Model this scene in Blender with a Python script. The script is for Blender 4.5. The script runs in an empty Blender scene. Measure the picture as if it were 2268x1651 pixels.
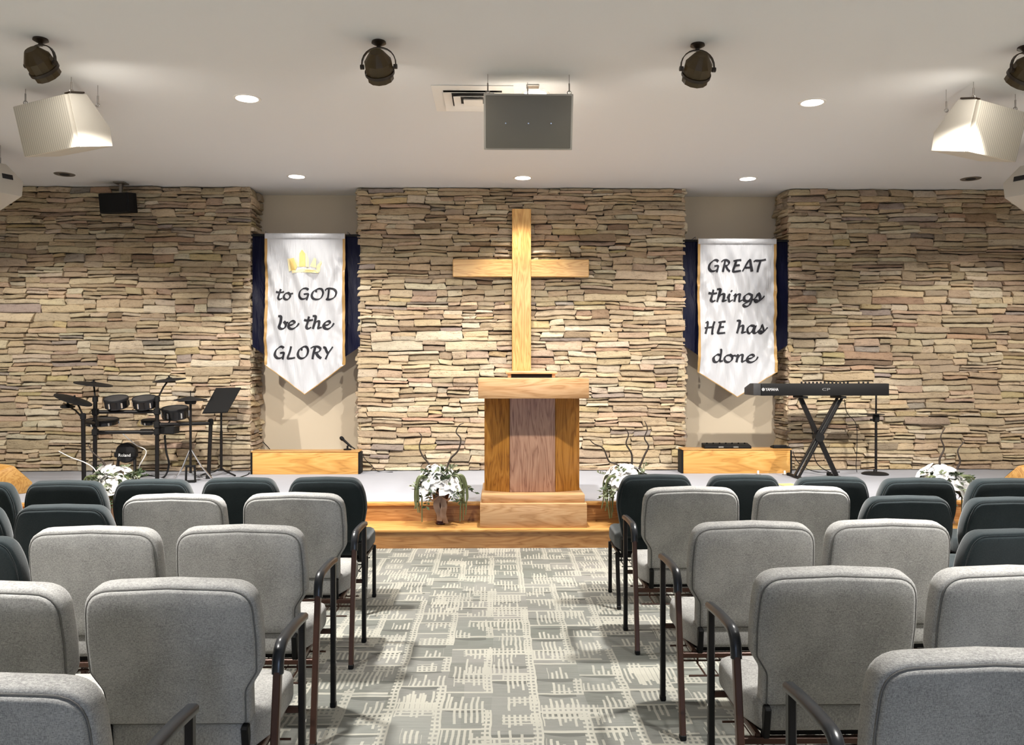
import bpy, bmesh, math, random
from mathutils import Vector, Matrix, noise as mnoise

# ------------------------------------------------------------------ camera, world, exposure, large lights
sc = bpy.context.scene
COL = sc.collection
F = 1850.0                       # focal length in pixels of the 2268 wide frame
HOR = 822.0                      # row of the horizon
YAW = math.radians(1.0)
EYE = 1.5
ZC = 3.65                        # ceiling height
cam_d = bpy.data.cameras.new('camera')
cam_d.sensor_width = 36.0
cam_d.lens = F / 2268.0 * 36.0
cam_d.shift_y = -(825.5 - HOR) / 2268.0
cam_d.clip_start = 0.05
cam = bpy.data.objects.new('camera', cam_d)
cam.location = (0, 0, EYE)
cam.rotation_euler = (math.pi / 2, 0, -YAW)
COL.objects.link(cam)
sc.camera = cam
sc.view_settings.view_transform = 'Standard'
sc.view_settings.look = 'None'
sc.view_settings.gamma = 1.0
sc.view_settings.use_curve_mapping = False
sc.view_settings.exposure = 0.35
try:
    sc.cycles.use_denoising = True
    sc.cycles.max_bounces = 8
    sc.cycles.diffuse_bounces = 5
    sc.cycles.caustics_reflective = False
    sc.cycles.caustics_refractive = False
    sc.cycles.sample_clamp_indirect = 6.0
except Exception:
    pass
world = bpy.data.worlds.new('World')
sc.world = world
world.use_nodes = True
world.node_tree.nodes['Background'].inputs[0].default_value = (0.75, 0.86, 1.0, 1)
world.node_tree.nodes['Background'].inputs[1].default_value = 0.6

def lamp(name, kind, loc, energy, color, aim=None, parent=None, **kw):
    d = bpy.data.lights.new(name, kind)
    d.energy = energy
    d.color = color
    for k, v in kw.items():
        setattr(d, k, v)
    o = bpy.data.objects.new(name, d)
    COL.objects.link(o)
    o.location = loc
    if aim is not None:
        o.rotation_euler = (Vector(aim) - Vector(loc)).to_track_quat('-Z', 'Y').to_euler()
    if parent:
        o.parent = parent
    return o

# house lights: the downlights over the seats, one lamp each at the ceiling
WARM = (1.0, 0.97, 0.92)
for yy, ee in ((4.7, 84), (2.05, 52), (-1.3, 26)):
    for xx in (-5.2, -2.0, 2.2, 5.4):
        lamp('house_light', 'AREA', (xx, yy, ZC - 0.03), ee, WARM, aim=(xx, yy, 0), shape='DISK', size=0.25, spread=math.radians(88))
# daylight of the glass doors in the back wall, behind the camera
lamp('door_daylight', 'AREA', (1.0, -6.9, 1.2), 105, (0.55, 0.70, 1.0), aim=(0.4, 2.0, 0.9), shape='RECTANGLE', size=1.9, size_y=2.1)

def at(px, py, d):
    """point seen at pixel (px,py), d metres ahead of the lens"""
    xc = (px - 1134.0) / F * d
    return Vector((xc * math.cos(YAW) + d * math.sin(YAW), d * math.cos(YAW) - xc * math.sin(YAW), EYE - (py - HOR) / F * d))
def onY(px, py, Y):
    return at(px, py, Y / (math.cos(YAW) - (px - 1134.0) / F * math.sin(YAW)))
def onZ(px, py, z):
    return at(px, py, F * (EYE - z) / (py - HOR))

# ------------------------------------------------------------------ helpers
def tag(o, label=None, cat=None, group=None, kind=None):
    if label: o['label'] = label
    if cat: o['category'] = cat
    if group: o['group'] = group
    if kind: o['kind'] = kind
    return o
def empty(name, loc, rz=0.0):
    o = bpy.data.objects.new(name, None)
    o.empty_display_size = 0.1
    COL.objects.link(o)
    o.location = loc
    o.rotation_euler = (0, 0, rz)
    return o
def kids(o):
    return list(o.children)
def copy_tree(o, parent=None):
    c = o.copy()
    COL.objects.link(c)
    if parent: c.parent = parent
    for ch in kids(o):
        copy_tree(ch, c)
    return c

class MB:
    """collects shapes into one mesh"""
    def __init__(self):
        self.v = []; self.f = []; self.m = None; self.c = None
    def add(self, vs, fs, M=None):
        b = len(self.v)
        for p in vs:
            p = Vector(p)
            self.v.append(M @ p if M is not None else p)
        for f in fs:
            self.f.append(tuple(i + b for i in f))
        return self
    def box(self, c, s, bev=0.0, M=None, seg=1):
        x, y, z = s[0] / 2, s[1] / 2, s[2] / 2
        T = Matrix.Translation(Vector(c))
        if M is not None: T = M @ T
        if bev <= 0:
            vs = [(i * x, j * y, k * z) for k in (-1, 1) for j in (-1, 1) for i in (-1, 1)]
            fs = [(0, 2, 3, 1), (4, 5, 7, 6), (0, 1, 5, 4), (2, 6, 7, 3), (0, 4, 6, 2), (1, 3, 7, 5)]
            return self.add(vs, fs, T)
        bm = bmesh.new()
        bmesh.ops.create_cube(bm, size=1.0, matrix=Matrix.Diagonal((s[0], s[1], s[2], 1)))
        bmesh.ops.bevel(bm, geom=bm.edges[:], offset=min(bev, 0.45 * min(s)), segments=seg, affect='EDGES', profile=0.5)
        self.bm(bm, T)
        return self
    def bm(self, bm, M=None):
        bm.verts.index_update()
        self.add([v.co.copy() for v in bm.verts], [[v.index for v in f.verts] for f in bm.faces], M)
        bm.free()
    def bar(self, a, b, w, h, bev=0.0, up=(0, 0, 1)):
        """rectangular bar from a to b; w across, h along up"""
        a = Vector(a); b = Vector(b)
        d = b - a; L = d.length; d.normalize()
        u = Vector(up)
        s = d.cross(u)
        if s.length < 1e-4: s = d.cross(Vector((1, 0, 0)))
        s.normalize(); u = s.cross(d).normalized()
        M = Matrix(((s.x, d.x, u.x, (a.x + b.x) / 2), (s.y, d.y, u.y, (a.y + b.y) / 2), (s.z, d.z, u.z, (a.z + b.z) / 2), (0, 0, 0, 1)))
        return self.box((0, 0, 0), (w, L, h), bev, M)
    def tube(self, pts, r, n=8, caps=True, flat=1.0):
        pts = [Vector(p) for p in pts]
        rs = r if isinstance(r, (list, tuple)) else [r] * len(pts)
        rings = []
        prev = None
        for i, p in enumerate(pts):
            t = (pts[min(i + 1, len(pts) - 1)] - pts[max(i - 1, 0)]).normalized()
            if prev is None:
                a = t.cross(Vector((0, 0, 1)))
                if a.length < 1e-3: a = t.cross(Vector((1, 0, 0)))
                a.normalize()
            else:
                a = (prev - t * prev.dot(t)).normalized()
            prev = a
            b = t.cross(a)
            rings.append([p + (a * math.cos(2 * math.pi * k / n) + b * math.sin(2 * math.pi * k / n) * flat) * rs[i] for k in range(n)])
        vs = [q for r_ in rings for q in r_]
        fs = []
        for i in range(len(rings) - 1):
            for k in range(n):
                fs.append((i * n + k, i * n + (k + 1) % n, (i + 1) * n + (k + 1) % n, (i + 1) * n + k))
        if caps:
            fs.append(tuple(range(n - 1, -1, -1)))
            fs.append(tuple((len(rings) - 1) * n + k for k in range(n)))
        return self.add(vs, fs)
    def lathe(self, prof, n=24, M=None, capb=True, capt=True):
        """prof: list of (r,z)"""
        vs = []; fs = []
        for (r, z) in prof:
            for k in range(n):
                a = 2 * math.pi * k / n
                vs.append((r * math.cos(a), r * math.sin(a), z))
        for i in range(len(prof) - 1):
            for k in range(n):
                fs.append((i * n + k, i * n + (k + 1) % n, (i + 1) * n + (k + 1) % n, (i + 1) * n + k))
        if capb: fs.append(tuple(range(n - 1, -1, -1)))
        if capt: fs.append(tuple((len(prof) - 1) * n + k for k in range(n)))
        return self.add(vs, fs, M)
    def prism(self, poly, x0, x1, M=None, bev=0.0):
        """poly in (y,z), extruded along x"""
        n = len(poly)
        bm = bmesh.new()
        a = [bm.verts.new((x0, y, z)) for y, z in poly]
        b = [bm.verts.new((x1, y, z)) for y, z in poly]
        bm.faces.new(a); bm.faces.new(b[::-1])
        for i in range(n):
            bm.faces.new((a[i], b[i], b[(i + 1) % n], a[(i + 1) % n])[::-1])
        bmesh.ops.recalc_face_normals(bm, faces=bm.faces[:])
        if bev > 0:
            bmesh.ops.bevel(bm, geom=bm.edges[:], offset=bev, segments=2, affect='EDGES', profile=0.5)
        self.bm(bm, M)
        return self
    def build(self, name, mat, parent=None, smooth=35, loc=None):
        me = bpy.data.meshes.new(name)
        me.from_pydata([tuple(p) for p in self.v], [], self.f)
        me.update()
        if smooth:
            for p in me.polygons: p.use_smooth = True
            me.set_sharp_from_angle(angle=math.radians(smooth))
        me.materials.append(mat)
        o = bpy.data.objects.new(name, me)
        COL.objects.link(o)
        if parent: o.parent = parent
        if loc is not None: o.location = loc
        return o

def spline(pts, per=6):
    """Catmull-Rom through the points"""
    P = [Vector(p) for p in pts]
    out = []
    for i in range(len(P) - 1):
        p0 = P[max(i - 1, 0)]; p1 = P[i]; p2 = P[i + 1]; p3 = P[min(i + 2, len(P) - 1)]
        for k in range(per):
            t = k / per
            out.append(0.5 * ((2 * p1) + (p2 - p0) * t + (2 * p0 - 5 * p1 + 4 * p2 - p3) * t * t + (3 * p1 - p0 - 3 * p2 + p3) * t ** 3))
    out.append(P[-1])
    return out

# ------------------------------------------------------------------ materials
class NT:
    def __init__(self, name):
        self.mat = bpy.data.materials.new(name)
        self.mat.use_nodes = True
        self.t = self.mat.node_tree
        self.b = self.t.nodes['Principled BSDF']
        self.out = self.t.nodes['Material Output']
    def n(self, typ, **kw):
        x = self.t.nodes.new(typ)
        for k, v in kw.items(): setattr(x, k, v)
        return x
    def l(self, a, b):
        self.t.links.new(a, b)
    def val(self, x):
        return x
    def m(self, op, a, b=None, c=None, clamp=False):
        x = self.n('ShaderNodeMath', operation=op, use_clamp=clamp)
        for i, v in enumerate((a, b, c)):
            if v is None: continue
            if isinstance(v, (int, float)): x.inputs[i].default_value = v
            else: self.l(v, x.inputs[i])
        return x.outputs[0]
    def mix(self, f, a, b, mode='MIX'):
        x = self.n('ShaderNodeMix', data_type='RGBA', blend_type=mode)
        for s, v in ((x.inputs[0], f), (x.inputs[6], a), (x.inputs[7], b)):
            if isinstance(v, (int, float)): s.default_value = v
            elif isinstance(v, tuple): s.default_value = v if len(v) == 4 else (*v, 1)
            else: self.l(v, s)
        return x.outputs[2]
    def ramp(self, f, stops):
        x = self.n('ShaderNodeValToRGB')
        el = x.color_ramp.elements
        while len(el) < len(stops): el.new(0.5)
        for e, (p, c) in zip(el, stops):
            e.position = p; e.color = (*c, 1)
        self.l(f, x.inputs[0])
        return x.outputs[0]
    def coords(self, scale=(1, 1, 1), rot=(0, 0, 0), src='Object'):
        tc = self.n('ShaderNodeTexCoord'); mp = self.n('ShaderNodeMapping')
        mp.inputs['Scale'].default_value = scale
        mp.inputs['Rotation'].default_value = rot
        self.l(tc.outputs[src], mp.inputs[0])
        return mp.outputs[0]
    def noise(self, vec, scale, detail=4, rough=0.55, dist=0.0):
        x = self.n('ShaderNodeTexNoise')
        x.inputs['Scale'].default_value = scale
        x.inputs['Detail'].default_value = detail
        x.inputs['Roughness'].default_value = rough
        x.inputs['Distortion'].default_value = dist
        if vec is not None: self.l(vec, x.inputs['Vector'])
        return x.outputs[0]
    def bump(self, h, strength=0.3, dist=0.01):
        x = self.n('ShaderNodeBump')
        x.inputs['Strength'].default_value = strength
        x.inputs['Distance'].default_value = dist
        self.l(h, x.inputs['Height'])
        self.l(x.outputs[0], self.b.inputs['Normal'])
    def base(self, c):
        if isinstance(c, tuple): self.b.inputs['Base Color'].default_value = (*c, 1)
        else: self.l(c, self.b.inputs['Base Color'])
    def rough(self, r):
        if isinstance(r, (int, float)): self.b.inputs['Roughness'].default_value = r
        else: self.l(r, self.b.inputs['Roughness'])

def plain(name, col, rough=0.5, metal=0.0, bump=0.0, bscale=60, var=0.0, spec=None):
    t = NT(name)
    if var > 0:
        nz = t.noise(t.coords(), 6, 4)
        t.base(t.mix(nz, tuple(c * (1 - var) for c in col), tuple(min(1, c * (1 + var)) for c in col)))
    else:
        t.base(col)
    t.rough(rough)
    t.b.inputs['Metallic'].default_value = metal
    if spec is not None: t.b.inputs['Specular IOR Level'].default_value = spec
    if bump > 0:
        t.bump(t.noise(t.coords(), bscale, 3), bump, 0.002)
    return t.mat

def wood(name, dark, mid, light, axis='x', scale=1.0, rough=0.38):
    """oak: long grain along axis with cathedral figure"""
    t = NT(name)
    sc_ = {'x': (0.55, 5.0, 5.0), 'z': (5.0, 5.0, 0.55), 'y': (5.0, 0.55, 5.0)}[axis]
    v = t.coords(tuple(s * scale for s in sc_))
    n1 = t.noise(v, 1.6, 3, 0.5, 0.6)
    rings = t.m('FRACT', t.m('MULTIPLY', n1, 9.0))
    rings = t.m('ABSOLUTE', t.m('SUBTRACT', rings, 0.5))
    fine = t.noise(t.coords(tuple((3 if s < 1 else 60) * scale for s in sc_)), 1.5, 3, 0.6)
    f = t.m('ADD', t.m('MULTIPLY', rings, 1.1), t.m('MULTIPLY', fine, 0.55))
    c = t.ramp(f, [(0.12, dark), (0.45, mid), (0.95, light)])
    t.base(c)
    t.rough(rough)
    t.bump(fine, 0.08, 0.002)
    return t.mat

def fabric(name, a, b, scale=220):
    t = NT(name)
    v = t.coords((1, 1, 1))
    n1 = t.noise(t.coords((3.0, 3.0, 0.6)), scale, 2, 0.7)
    n2 = t.noise(t.coords((0.6, 0.6, 3.0)), scale, 2, 0.7)
    n3 = t.noise(v, 7, 3)
    f = t.m('ADD', t.m('MULTIPLY', t.m('ADD', n1, n2), 0.5), t.m('MULTIPLY', t.m('SUBTRACT', n3, 0.5), 0.25))
    t.base(t.ramp(f, [(0.38, a), (0.62, b)]))
    t.rough(0.95)
    t.b.inputs['Sheen Weight'].default_value = 0.25
    t.b.inputs['Sheen Roughness'].default_value = 0.5
    t.b.inputs['Specular IOR Level'].default_value = 0.15
    t.bump(t.m('ADD', n1, n2), 0.35, 0.0015)
    return t.mat

def emis(name, col, strength):
    t = NT(name)
    t.base((0.9, 0.9, 0.9))
    t.b.inputs['Emission Color'].default_value = (*col, 1)
    t.b.inputs['Emission Strength'].default_value = strength
    return t.mat

def carpet_mat():
    t = NT('carpet_pattern')
    tc = t.n('ShaderNodeTexCoord')
    wob = t.n('ShaderNodeTexNoise'); wob.inputs['Scale'].default_value = 5.0; wob.inputs['Detail'].default_value = 2
    t.l(tc.outputs['Object'], wob.inputs['Vector'])
    off = t.n('ShaderNodeVectorMath', operation='SCALE'); off.inputs['Scale'].default_value = 0.022
    sb = t.n('ShaderNodeVectorMath', operation='SUBTRACT'); sb.inputs[1].default_value = (0.5, 0.5, 0.5)
    t.l(wob.outputs['Color'], sb.inputs[0]); t.l(sb.outputs[0], off.inputs[0])
    ad = t.n('ShaderNodeVectorMath', operation='ADD')
    t.l(tc.outputs['Object'], ad.inputs[0]); t.l(off.outputs[0], ad.inputs[1])
    sx = t.n('ShaderNodeSeparateXYZ')
    t.l(ad.outputs[0], sx.inputs[0])
    X, Y = sx.outputs[0], sx.outputs[1]
    def white2(a, b):
        cb = t.n('ShaderNodeCombineXYZ'); t.l(a, cb.inputs[0]); t.l(b, cb.inputs[1])
        w = t.n('ShaderNodeTexWhiteNoise', noise_dimensions='2D'); t.l(cb.outputs[0], w.inputs['Vector'])
        c = t.n('ShaderNodeSeparateColor'); t.l(w.outputs['Color'], c.inputs[0])
        return c.outputs[0], c.outputs[1], c.outputs[2]
    def layer(CW, CH, ox, oy, NS):
        u0 = t.m('DIVIDE', t.m('ADD', X, 20.0 + ox), CW)
        iu = t.m('FLOOR', u0)
        w0 = t.n('ShaderNodeTexWhiteNoise', noise_dimensions='1D'); t.l(iu, w0.inputs['W'])
        v0 = t.m('ADD', t.m('DIVIDE', t.m('ADD', Y, 20.0 + oy), CH), w0.outputs['Value'])
        iv = t.m('FLOOR', v0)
        fu = t.m('FRACT', u0); fv = t.m('FRACT', v0)
        r1, r2, r3 = white2(iu, iv)
        q1, q2, q3 = white2(t.m('ADD', iu, 57.3), iv)
        # some combs hang from the far side of their block
        flip = t.m('GREATER_THAN', q1, 0.55)
        fvf = t.m('ADD', t.m('MULTIPLY', flip, t.m('SUBTRACT', 1.0, fv)), t.m('MULTIPLY', t.m('SUBTRACT', 1.0, flip), fv))
        j1, j2, j3 = white2(t.m('FLOOR', t.m('MULTIPLY', u0, float(NS))), iv)
        st = t.m('LESS_THAN', t.m('FRACT', t.m('MULTIPLY', fu, float(NS))), 0.48)
        lo = t.m('MULTIPLY', q2, 0.35); hi = t.m('ADD', lo, t.m('ADD', 0.38, t.m('MULTIPLY', r3, 0.50)))
        inu = t.m('MULTIPLY', t.m('GREATER_THAN', fu, lo), t.m('LESS_THAN', fu, hi))
        top = t.m('ADD', 0.30, t.m('MULTIPLY', j1, 0.50))
        comb = t.m('MULTIPLY', t.m('MULTIPLY', st, inu), t.m('LESS_THAN', fvf, top))
        comb = t.m('MULTIPLY', comb, t.m('GREATER_THAN', r1, 0.04))
        # rungs inside some combs
        rung = t.m('LESS_THAN', t.m('FRACT', t.m('MULTIPLY', fv, 6.0)), 0.36)
        rg = t.m('MULTIPLY', t.m('MULTIPLY', rung, inu), t.m('MULTIPLY', t.m('LESS_THAN', fvf, t.m('MULTIPLY', q3, 0.75)), t.m('GREATER_THAN', r1, 0.30)))
        # ladder of dots along one edge
        edge = t.m('GREATER_THAN', fu, 0.80)
        lad = t.m('MULTIPLY', edge, t.m('MAXIMUM', t.m('LESS_THAN', t.m('FRACT', t.m('MULTIPLY', fv, 5.0)), 0.48), t.m('GREATER_THAN', t.m('FRACT', t.m('MULTIPLY', fu, 10.0)), 0.55)))
        lad = t.m('MULTIPLY', lad, t.m('GREATER_THAN', q1, 0.22))
        line = t.m('MULTIPLY', t.m('LESS_THAN', fv, 0.08), t.m('GREATER_THAN', r2, 0.45))
        return fu, fv, r1, r2, r3, q1, comb, rg, lad, line
    fu, fv, r1, r2, r3, q1, c1, g1, l1, n1 = layer(0.215, 0.200, 0.02, 0.0, 9)
    fu2, fv2, s1, s2, s3, p1, c2, g2, l2, n2 = layer(0.350, 0.290, 0.11, 0.07, 15)
    streak = t.noise(t.coords((7, 75, 1)), 1.0, 3, 0.65)
    grain = t.noise(t.coords((1, 1, 1)), 260, 2, 0.6)
    big = t.noise(t.coords((1, 1, 1)), 0.9, 2, 0.5)
    tone = t.m('ADD', t.m('ADD', t.m('MULTIPLY', r1, 0.28), t.m('MULTIPLY', s1, 0.22)), t.m('MULTIPLY', streak, 0.55))
    basec = t.ramp(tone, [(0.20, (0.130, 0.132, 0.119)), (0.5, (0.190, 0.192, 0.180)), (0.85, (0.260, 0.255, 0.242))])
    tint = t.ramp(big, [(0.35, (0.97, 1.0, 0.96)), (0.65, (1.03, 1.0, 0.98))])
    basec = t.mix(1.0, basec, tint, 'MULTIPLY')
    # dark sickle at the far end of a block
    bow = t.m('MULTIPLY', t.m('MULTIPLY', t.m('SUBTRACT', fu, 0.5), t.m('SUBTRACT', fu, 0.5)), 0.5)
    band = t.m('GREATER_THAN', fv, t.m('ADD', t.m('ADD', 0.74, t.m('MULTIPLY', r3, 0.14)), bow))
    band = t.m('MULTIPLY', band, t.m('GREATER_THAN', r2, 0.38))
    band = t.m('MULTIPLY', band, t.m('LESS_THAN', fu, 0.82))
    basec = t.mix(t.m('MULTIPLY', band, 0.70), basec, (0.085, 0.087, 0.078))
    sel = t.m('GREATER_THAN', s2, 0.42)
    both = t.m('MAXIMUM', t.m('MAXIMUM', c1, t.m('MULTIPLY', c2, sel)), t.m('MAXIMUM', t.m('MULTIPLY', g1, t.m('SUBTRACT', 1.0, sel)), t.m('MULTIPLY', g2, sel)))
    cream = t.m('MAXIMUM', both, t.m('MAXIMUM', l1, t.m('MAXIMUM', n1, n2)))
    fade = t.m('ADD', 0.38, t.m('MULTIPLY', t.noise(t.coords((1, 1, 1)), 3.5, 2, 0.5), 0.75), clamp=True)
    col = t.mix(t.m('MULTIPLY', cream, fade), basec, (0.43, 0.415, 0.355))
    col = t.mix(t.m('MULTIPLY', grain, 0.35), col, t.mix(0.5, col, (0.12, 0.12, 0.11)))
    t.base(col)
    t.rough(0.95)
    t.b.inputs['Specular IOR Level'].default_value = 0.1
    t.bump(t.m('ADD', grain, t.m('MULTIPLY', cream, 0.4)), 0.4, 0.003)
    return t.mat

def stone_mat():
    t = NT('ledge_stone')
    at_ = t.n('ShaderNodeAttribute'); at_.attribute_name = 'stone_tint'
    n1 = t.noise(t.coords((1, 1, 2.4)), 12, 6, 0.68)
    n2 = t.noise(t.coords((1, 1, 1.5)), 48, 5, 0.7)
    v = t.m('ADD', t.m('MULTIPLY', n1, 0.9), t.m('MULTIPLY', n2, 0.5))
    f = t.ramp(v, [(0.42, (0.40, 0.325, 0.26)), (0.64, (0.86, 0.84, 0.81)), (0.95, (1.0, 0.985, 0.93))])
    t.base(t.mix(1.0, at_.outputs['Color'], f, 'MULTIPLY'))
    t.rough(0.9)
    t.b.inputs['Specular IOR Level'].default_value = 0.2
    t.bump(t.m('ADD', n1, t.m('MULTIPLY', n2, 0.6)), 1.0, 0.028)
    return t.mat

M = {}
M['ceil'] = plain('ceiling_paint', (0.71, 0.72, 0.735), 0.9, bump=0.1, bscale=140)
M['wall'] = plain('beige_paint', (0.56, 0.48, 0.365), 0.85, bump=0.08, bscale=120)
M['wall_side'] = plain('side_wall_paint', (0.52, 0.46, 0.37), 0.85)
M['stage'] = plain('stage_cover', (0.385, 0.40, 0.45), 0.75, var=0.05)
M['oak_x'] = wood('oak_long', (0.30, 0.125, 0.028), (0.52, 0.265, 0.075), (0.64, 0.37, 0.13), 'x')
M['oak_z'] = wood('oak_upright', (0.30, 0.125, 0.028), (0.52, 0.265, 0.075), (0.64, 0.37, 0.13), 'z')
M['oak_warm_lit'] = wood('oak_side_panel', (0.15, 0.05, 0.008), (0.33, 0.135, 0.018), (0.45, 0.21, 0.04), 'z', 1.4)  # warm lamp light on the splayed panels put into a more saturated oak
M['oak_pink_cool_lit'] = wood('oak_front_panel', (0.17, 0.070, 0.038), (0.35, 0.19, 0.12), (0.47, 0.285, 0.19), 'z', 1.5)  # pinker veneer, with the cool daylight on the front panel put into its colour
M['oak_base'] = wood('oak_plinth', (0.30, 0.15, 0.06), (0.46, 0.265, 0.125), (0.55, 0.35, 0.19), 'x', 1.2)
M['oak_riser'] = wood('oak_riser', (0.22, 0.09, 0.025), (0.38, 0.18, 0.06), (0.48, 0.26, 0.10), 'x', 1.3)
M['oak_box'] = wood('oak_box', (0.36, 0.16, 0.035), (0.58, 0.30, 0.075), (0.68, 0.40, 0.13), 'x', 0.8)
M['oak_cross'] = wood('oak_cross', (0.34, 0.155, 0.035), (0.55, 0.30, 0.085), (0.66, 0.41, 0.15), 'z', 1.3)
M['oak_cross_arm'] = wood('oak_cross_arm', (0.34, 0.155, 0.035), (0.55, 0.30, 0.085), (0.66, 0.41, 0.15), 'x', 1.3)
M['grey'] = fabric('grey_tweed', (0.22, 0.215, 0.208), (0.50, 0.492, 0.468))
M['teal'] = fabric('dark_teal_cloth', (0.008, 0.0135, 0.0155), (0.020, 0.029, 0.032), 300)
M['seam'] = plain('seam_cord', (0.17, 0.165, 0.155), 0.9)
M['bronze'] = plain('bronze_tube', (0.075, 0.034, 0.022), 0.35, 0.3)
M['black_tube'] = plain('black_tube', (0.006, 0.005, 0.005), 0.4, spec=0.3)
M['armpad'] = plain('arm_pad', (0.022, 0.024, 0.028), 0.28)
M['black'] = plain('matt_black', (0.005, 0.005, 0.0055), 0.6, spec=0.25)
M['black_gloss'] = plain('gloss_black', (0.006, 0.006, 0.007), 0.2, spec=0.4)
M['rubber'] = plain('rubber_pad', (0.009, 0.009, 0.010), 0.6, spec=0.3)
M['mesh_head'] = plain('mesh_head', (0.035, 0.035, 0.037), 0.6)
M['chrome'] = plain('chrome', (0.70, 0.70, 0.70), 0.15, 1.0)
M['steel'] = plain('steel_wire', (0.30, 0.28, 0.26), 0.4, 0.8)
M['white_box'] = plain('white_cabinet', (0.52, 0.49, 0.435), 0.55)
M['can'] = plain('can_bronze', (0.055, 0.032, 0.006), 0.5, 0.0)
M['can_dark'] = plain('can_dark', (0.018, 0.009, 0.003), 0.45, 0.0)
M['trim_white'] = plain('white_trim', (0.80, 0.78, 0.75), 0.5)
M['dark_hole'] = plain('dark_hole', (0.02, 0.018, 0.016), 0.9)
M['off_lens'] = plain('off_lens', (0.16, 0.14, 0.12), 0.35, 0.2)
M['lens'] = emis('lit_lens', (1.0, 0.96, 0.90), 9.0)
M['bulb'] = emis('lit_bulb', (1.0, 0.88, 0.68), 12.0)
M['gold'] = plain('gold_trim', (0.45, 0.27, 0.09), 0.45, 0.1)
M['ink'] = plain('black_lettering', (0.010, 0.010, 0.016), 0.7)
M['crown1'] = plain('gold_print', (0.72, 0.52, 0.18), 0.5)
M['crown2'] = plain('pale_gold_print', (0.85, 0.74, 0.44), 0.5)
M['white_ink'] = plain('white_print', (0.85, 0.85, 0.85), 0.5)
M['grey_ink'] = plain('grey_print', (0.22, 0.22, 0.22), 0.5)
M['petal'] = plain('white_petal', (0.86, 0.85, 0.84), 0.6)
M['leaf'] = plain('green_leaf', (0.035, 0.062, 0.022), 0.55, var=0.35)
M['leaf_pale'] = plain('sage_leaf', (0.22, 0.26, 0.16), 0.6, var=0.3)
M['tendril'] = plain('tendril', (0.15, 0.18, 0.085), 0.6, var=0.3)
M['twig'] = plain('dark_twig', (0.035, 0.024, 0.018), 0.7)
M['ribbon'] = plain('taupe_ribbon', (0.33, 0.235, 0.19), 0.45)
M['vase'] = plain('dark_red_vase', (0.045, 0.012, 0.010), 0.25)
M['yellow'] = plain('yellow_paper', (0.80, 0.70, 0.25), 0.8)
M['stone'] = stone_mat()
M['mortar'] = plain('mortar_shadow', (0.075, 0.058, 0.042), 0.95)
M['carpet'] = carpet_mat()

def satin(name, col, rough, sheen, spec=0.5):
    t = NT(name)
    t.b.inputs['Specular IOR Level'].default_value = spec
    t.base(col); t.rough(rough)
    t.b.inputs['Sheen Weight'].default_value = sheen
    t.bump(t.noise(t.coords((14, 1, 2.0)), 1.2, 4, 0.55, 1.2), 0.35, 0.03)
    return t.mat
M['satin_white'] = satin('white_satin', (0.55, 0.56, 0.59), 0.30, 0.05)
M['satin_navy'] = satin('navy_satin', (0.0018, 0.0024, 0.016), 0.42, 0.0, 0.12)

def grille_mat():
    t = NT('speaker_grille')
    v = t.coords((1, 1, 1))
    sx = t.n('ShaderNodeSeparateXYZ'); t.l(v, sx.inputs[0])
    s = t.m('FRACT', t.m('MULTIPLY', sx.outputs[0], 42.0))
    f = t.m('MULTIPLY', t.m('LESS_THAN', s, 0.28), 0.6)
    t.base(t.mix(f, (0.70, 0.66, 0.58), (0.36, 0.33, 0.28)))
    t.rough(0.34); t.b.inputs['Metallic'].default_value = 0.35
    return t.mat
M['grille'] = grille_mat()
M['grille_grey'] = plain('grey_grille', (0.19, 0.175, 0.145), 0.55, 0.2, bump=0.2, bscale=400)

# ------------------------------------------------------------------ the room
random.seed(7)
YW = 9.84            # backing plane of the stone
YN = 10.26           # back of the niches
XL, XR, YB = -7.6, 7.8, -7.0
YS0, YS1 = 7.05, 7.43    # fronts of the step and of the stage
ZS, ZT = 0.33, 0.165
def struct(name, mb, mat, label=None, smooth=0, parent=None):
    o = mb.build(name, mat, parent, smooth=smooth)
    o['kind'] = 'structure'
    if label: o['label'] = label; 
    return o
def sbox(name, x0, x1, y0, y1, z0, z1, mat, label=None):
    return struct(name, MB().box(((x0 + x1) / 2, (y0 + y1) / 2, (z0 + z1) / 2), (x1 - x0, y1 - y0, z1 - z0)), mat, label)

sbox('floor', XL - 0.2, XR + 0.2, YB - 0.2, YN + 0.2, -0.12, 0.0, M['carpet'], 'patterned grey and cream carpet floor')
sbox('ceiling', XL - 0.2, XR + 0.2, YB - 0.2, YN + 0.2, ZC, ZC + 0.12, M['ceil'], 'smooth off-white ceiling')
sbox('wall_left', XL - 0.15, XL, YB - 0.15, YN + 0.15, 0, ZC, M['wall_side'], 'plain side wall left of the seats')
sbox('wall_right', XR, XR + 0.15, YB - 0.15, YN + 0.15, 0, ZC, M['wall_side'], 'plain side wall right of the seats')
sbox('wall_front', XL, XR, YN, YN + 0.15, 0, ZC, M['wall'], 'beige wall at the back of the two niches')
# back wall with a glazed double door opening
wb = MB()
D0, D1, DH = 0.05, 1.95, 2.25
wb.box(((XL + D0) / 2, YB - 0.075, ZC / 2), (D0 - XL, 0.15, ZC)).box(((XR + D1) / 2, YB - 0.075, ZC / 2), (XR - D1, 0.15, ZC))
wb.box(((D0 + D1) / 2, YB - 0.075, (ZC + DH) / 2), (D1 - D0, 0.15, ZC - DH))
struct('wall_back', wb, M['wall_side'], 'plain back wall behind the seats')

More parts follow.
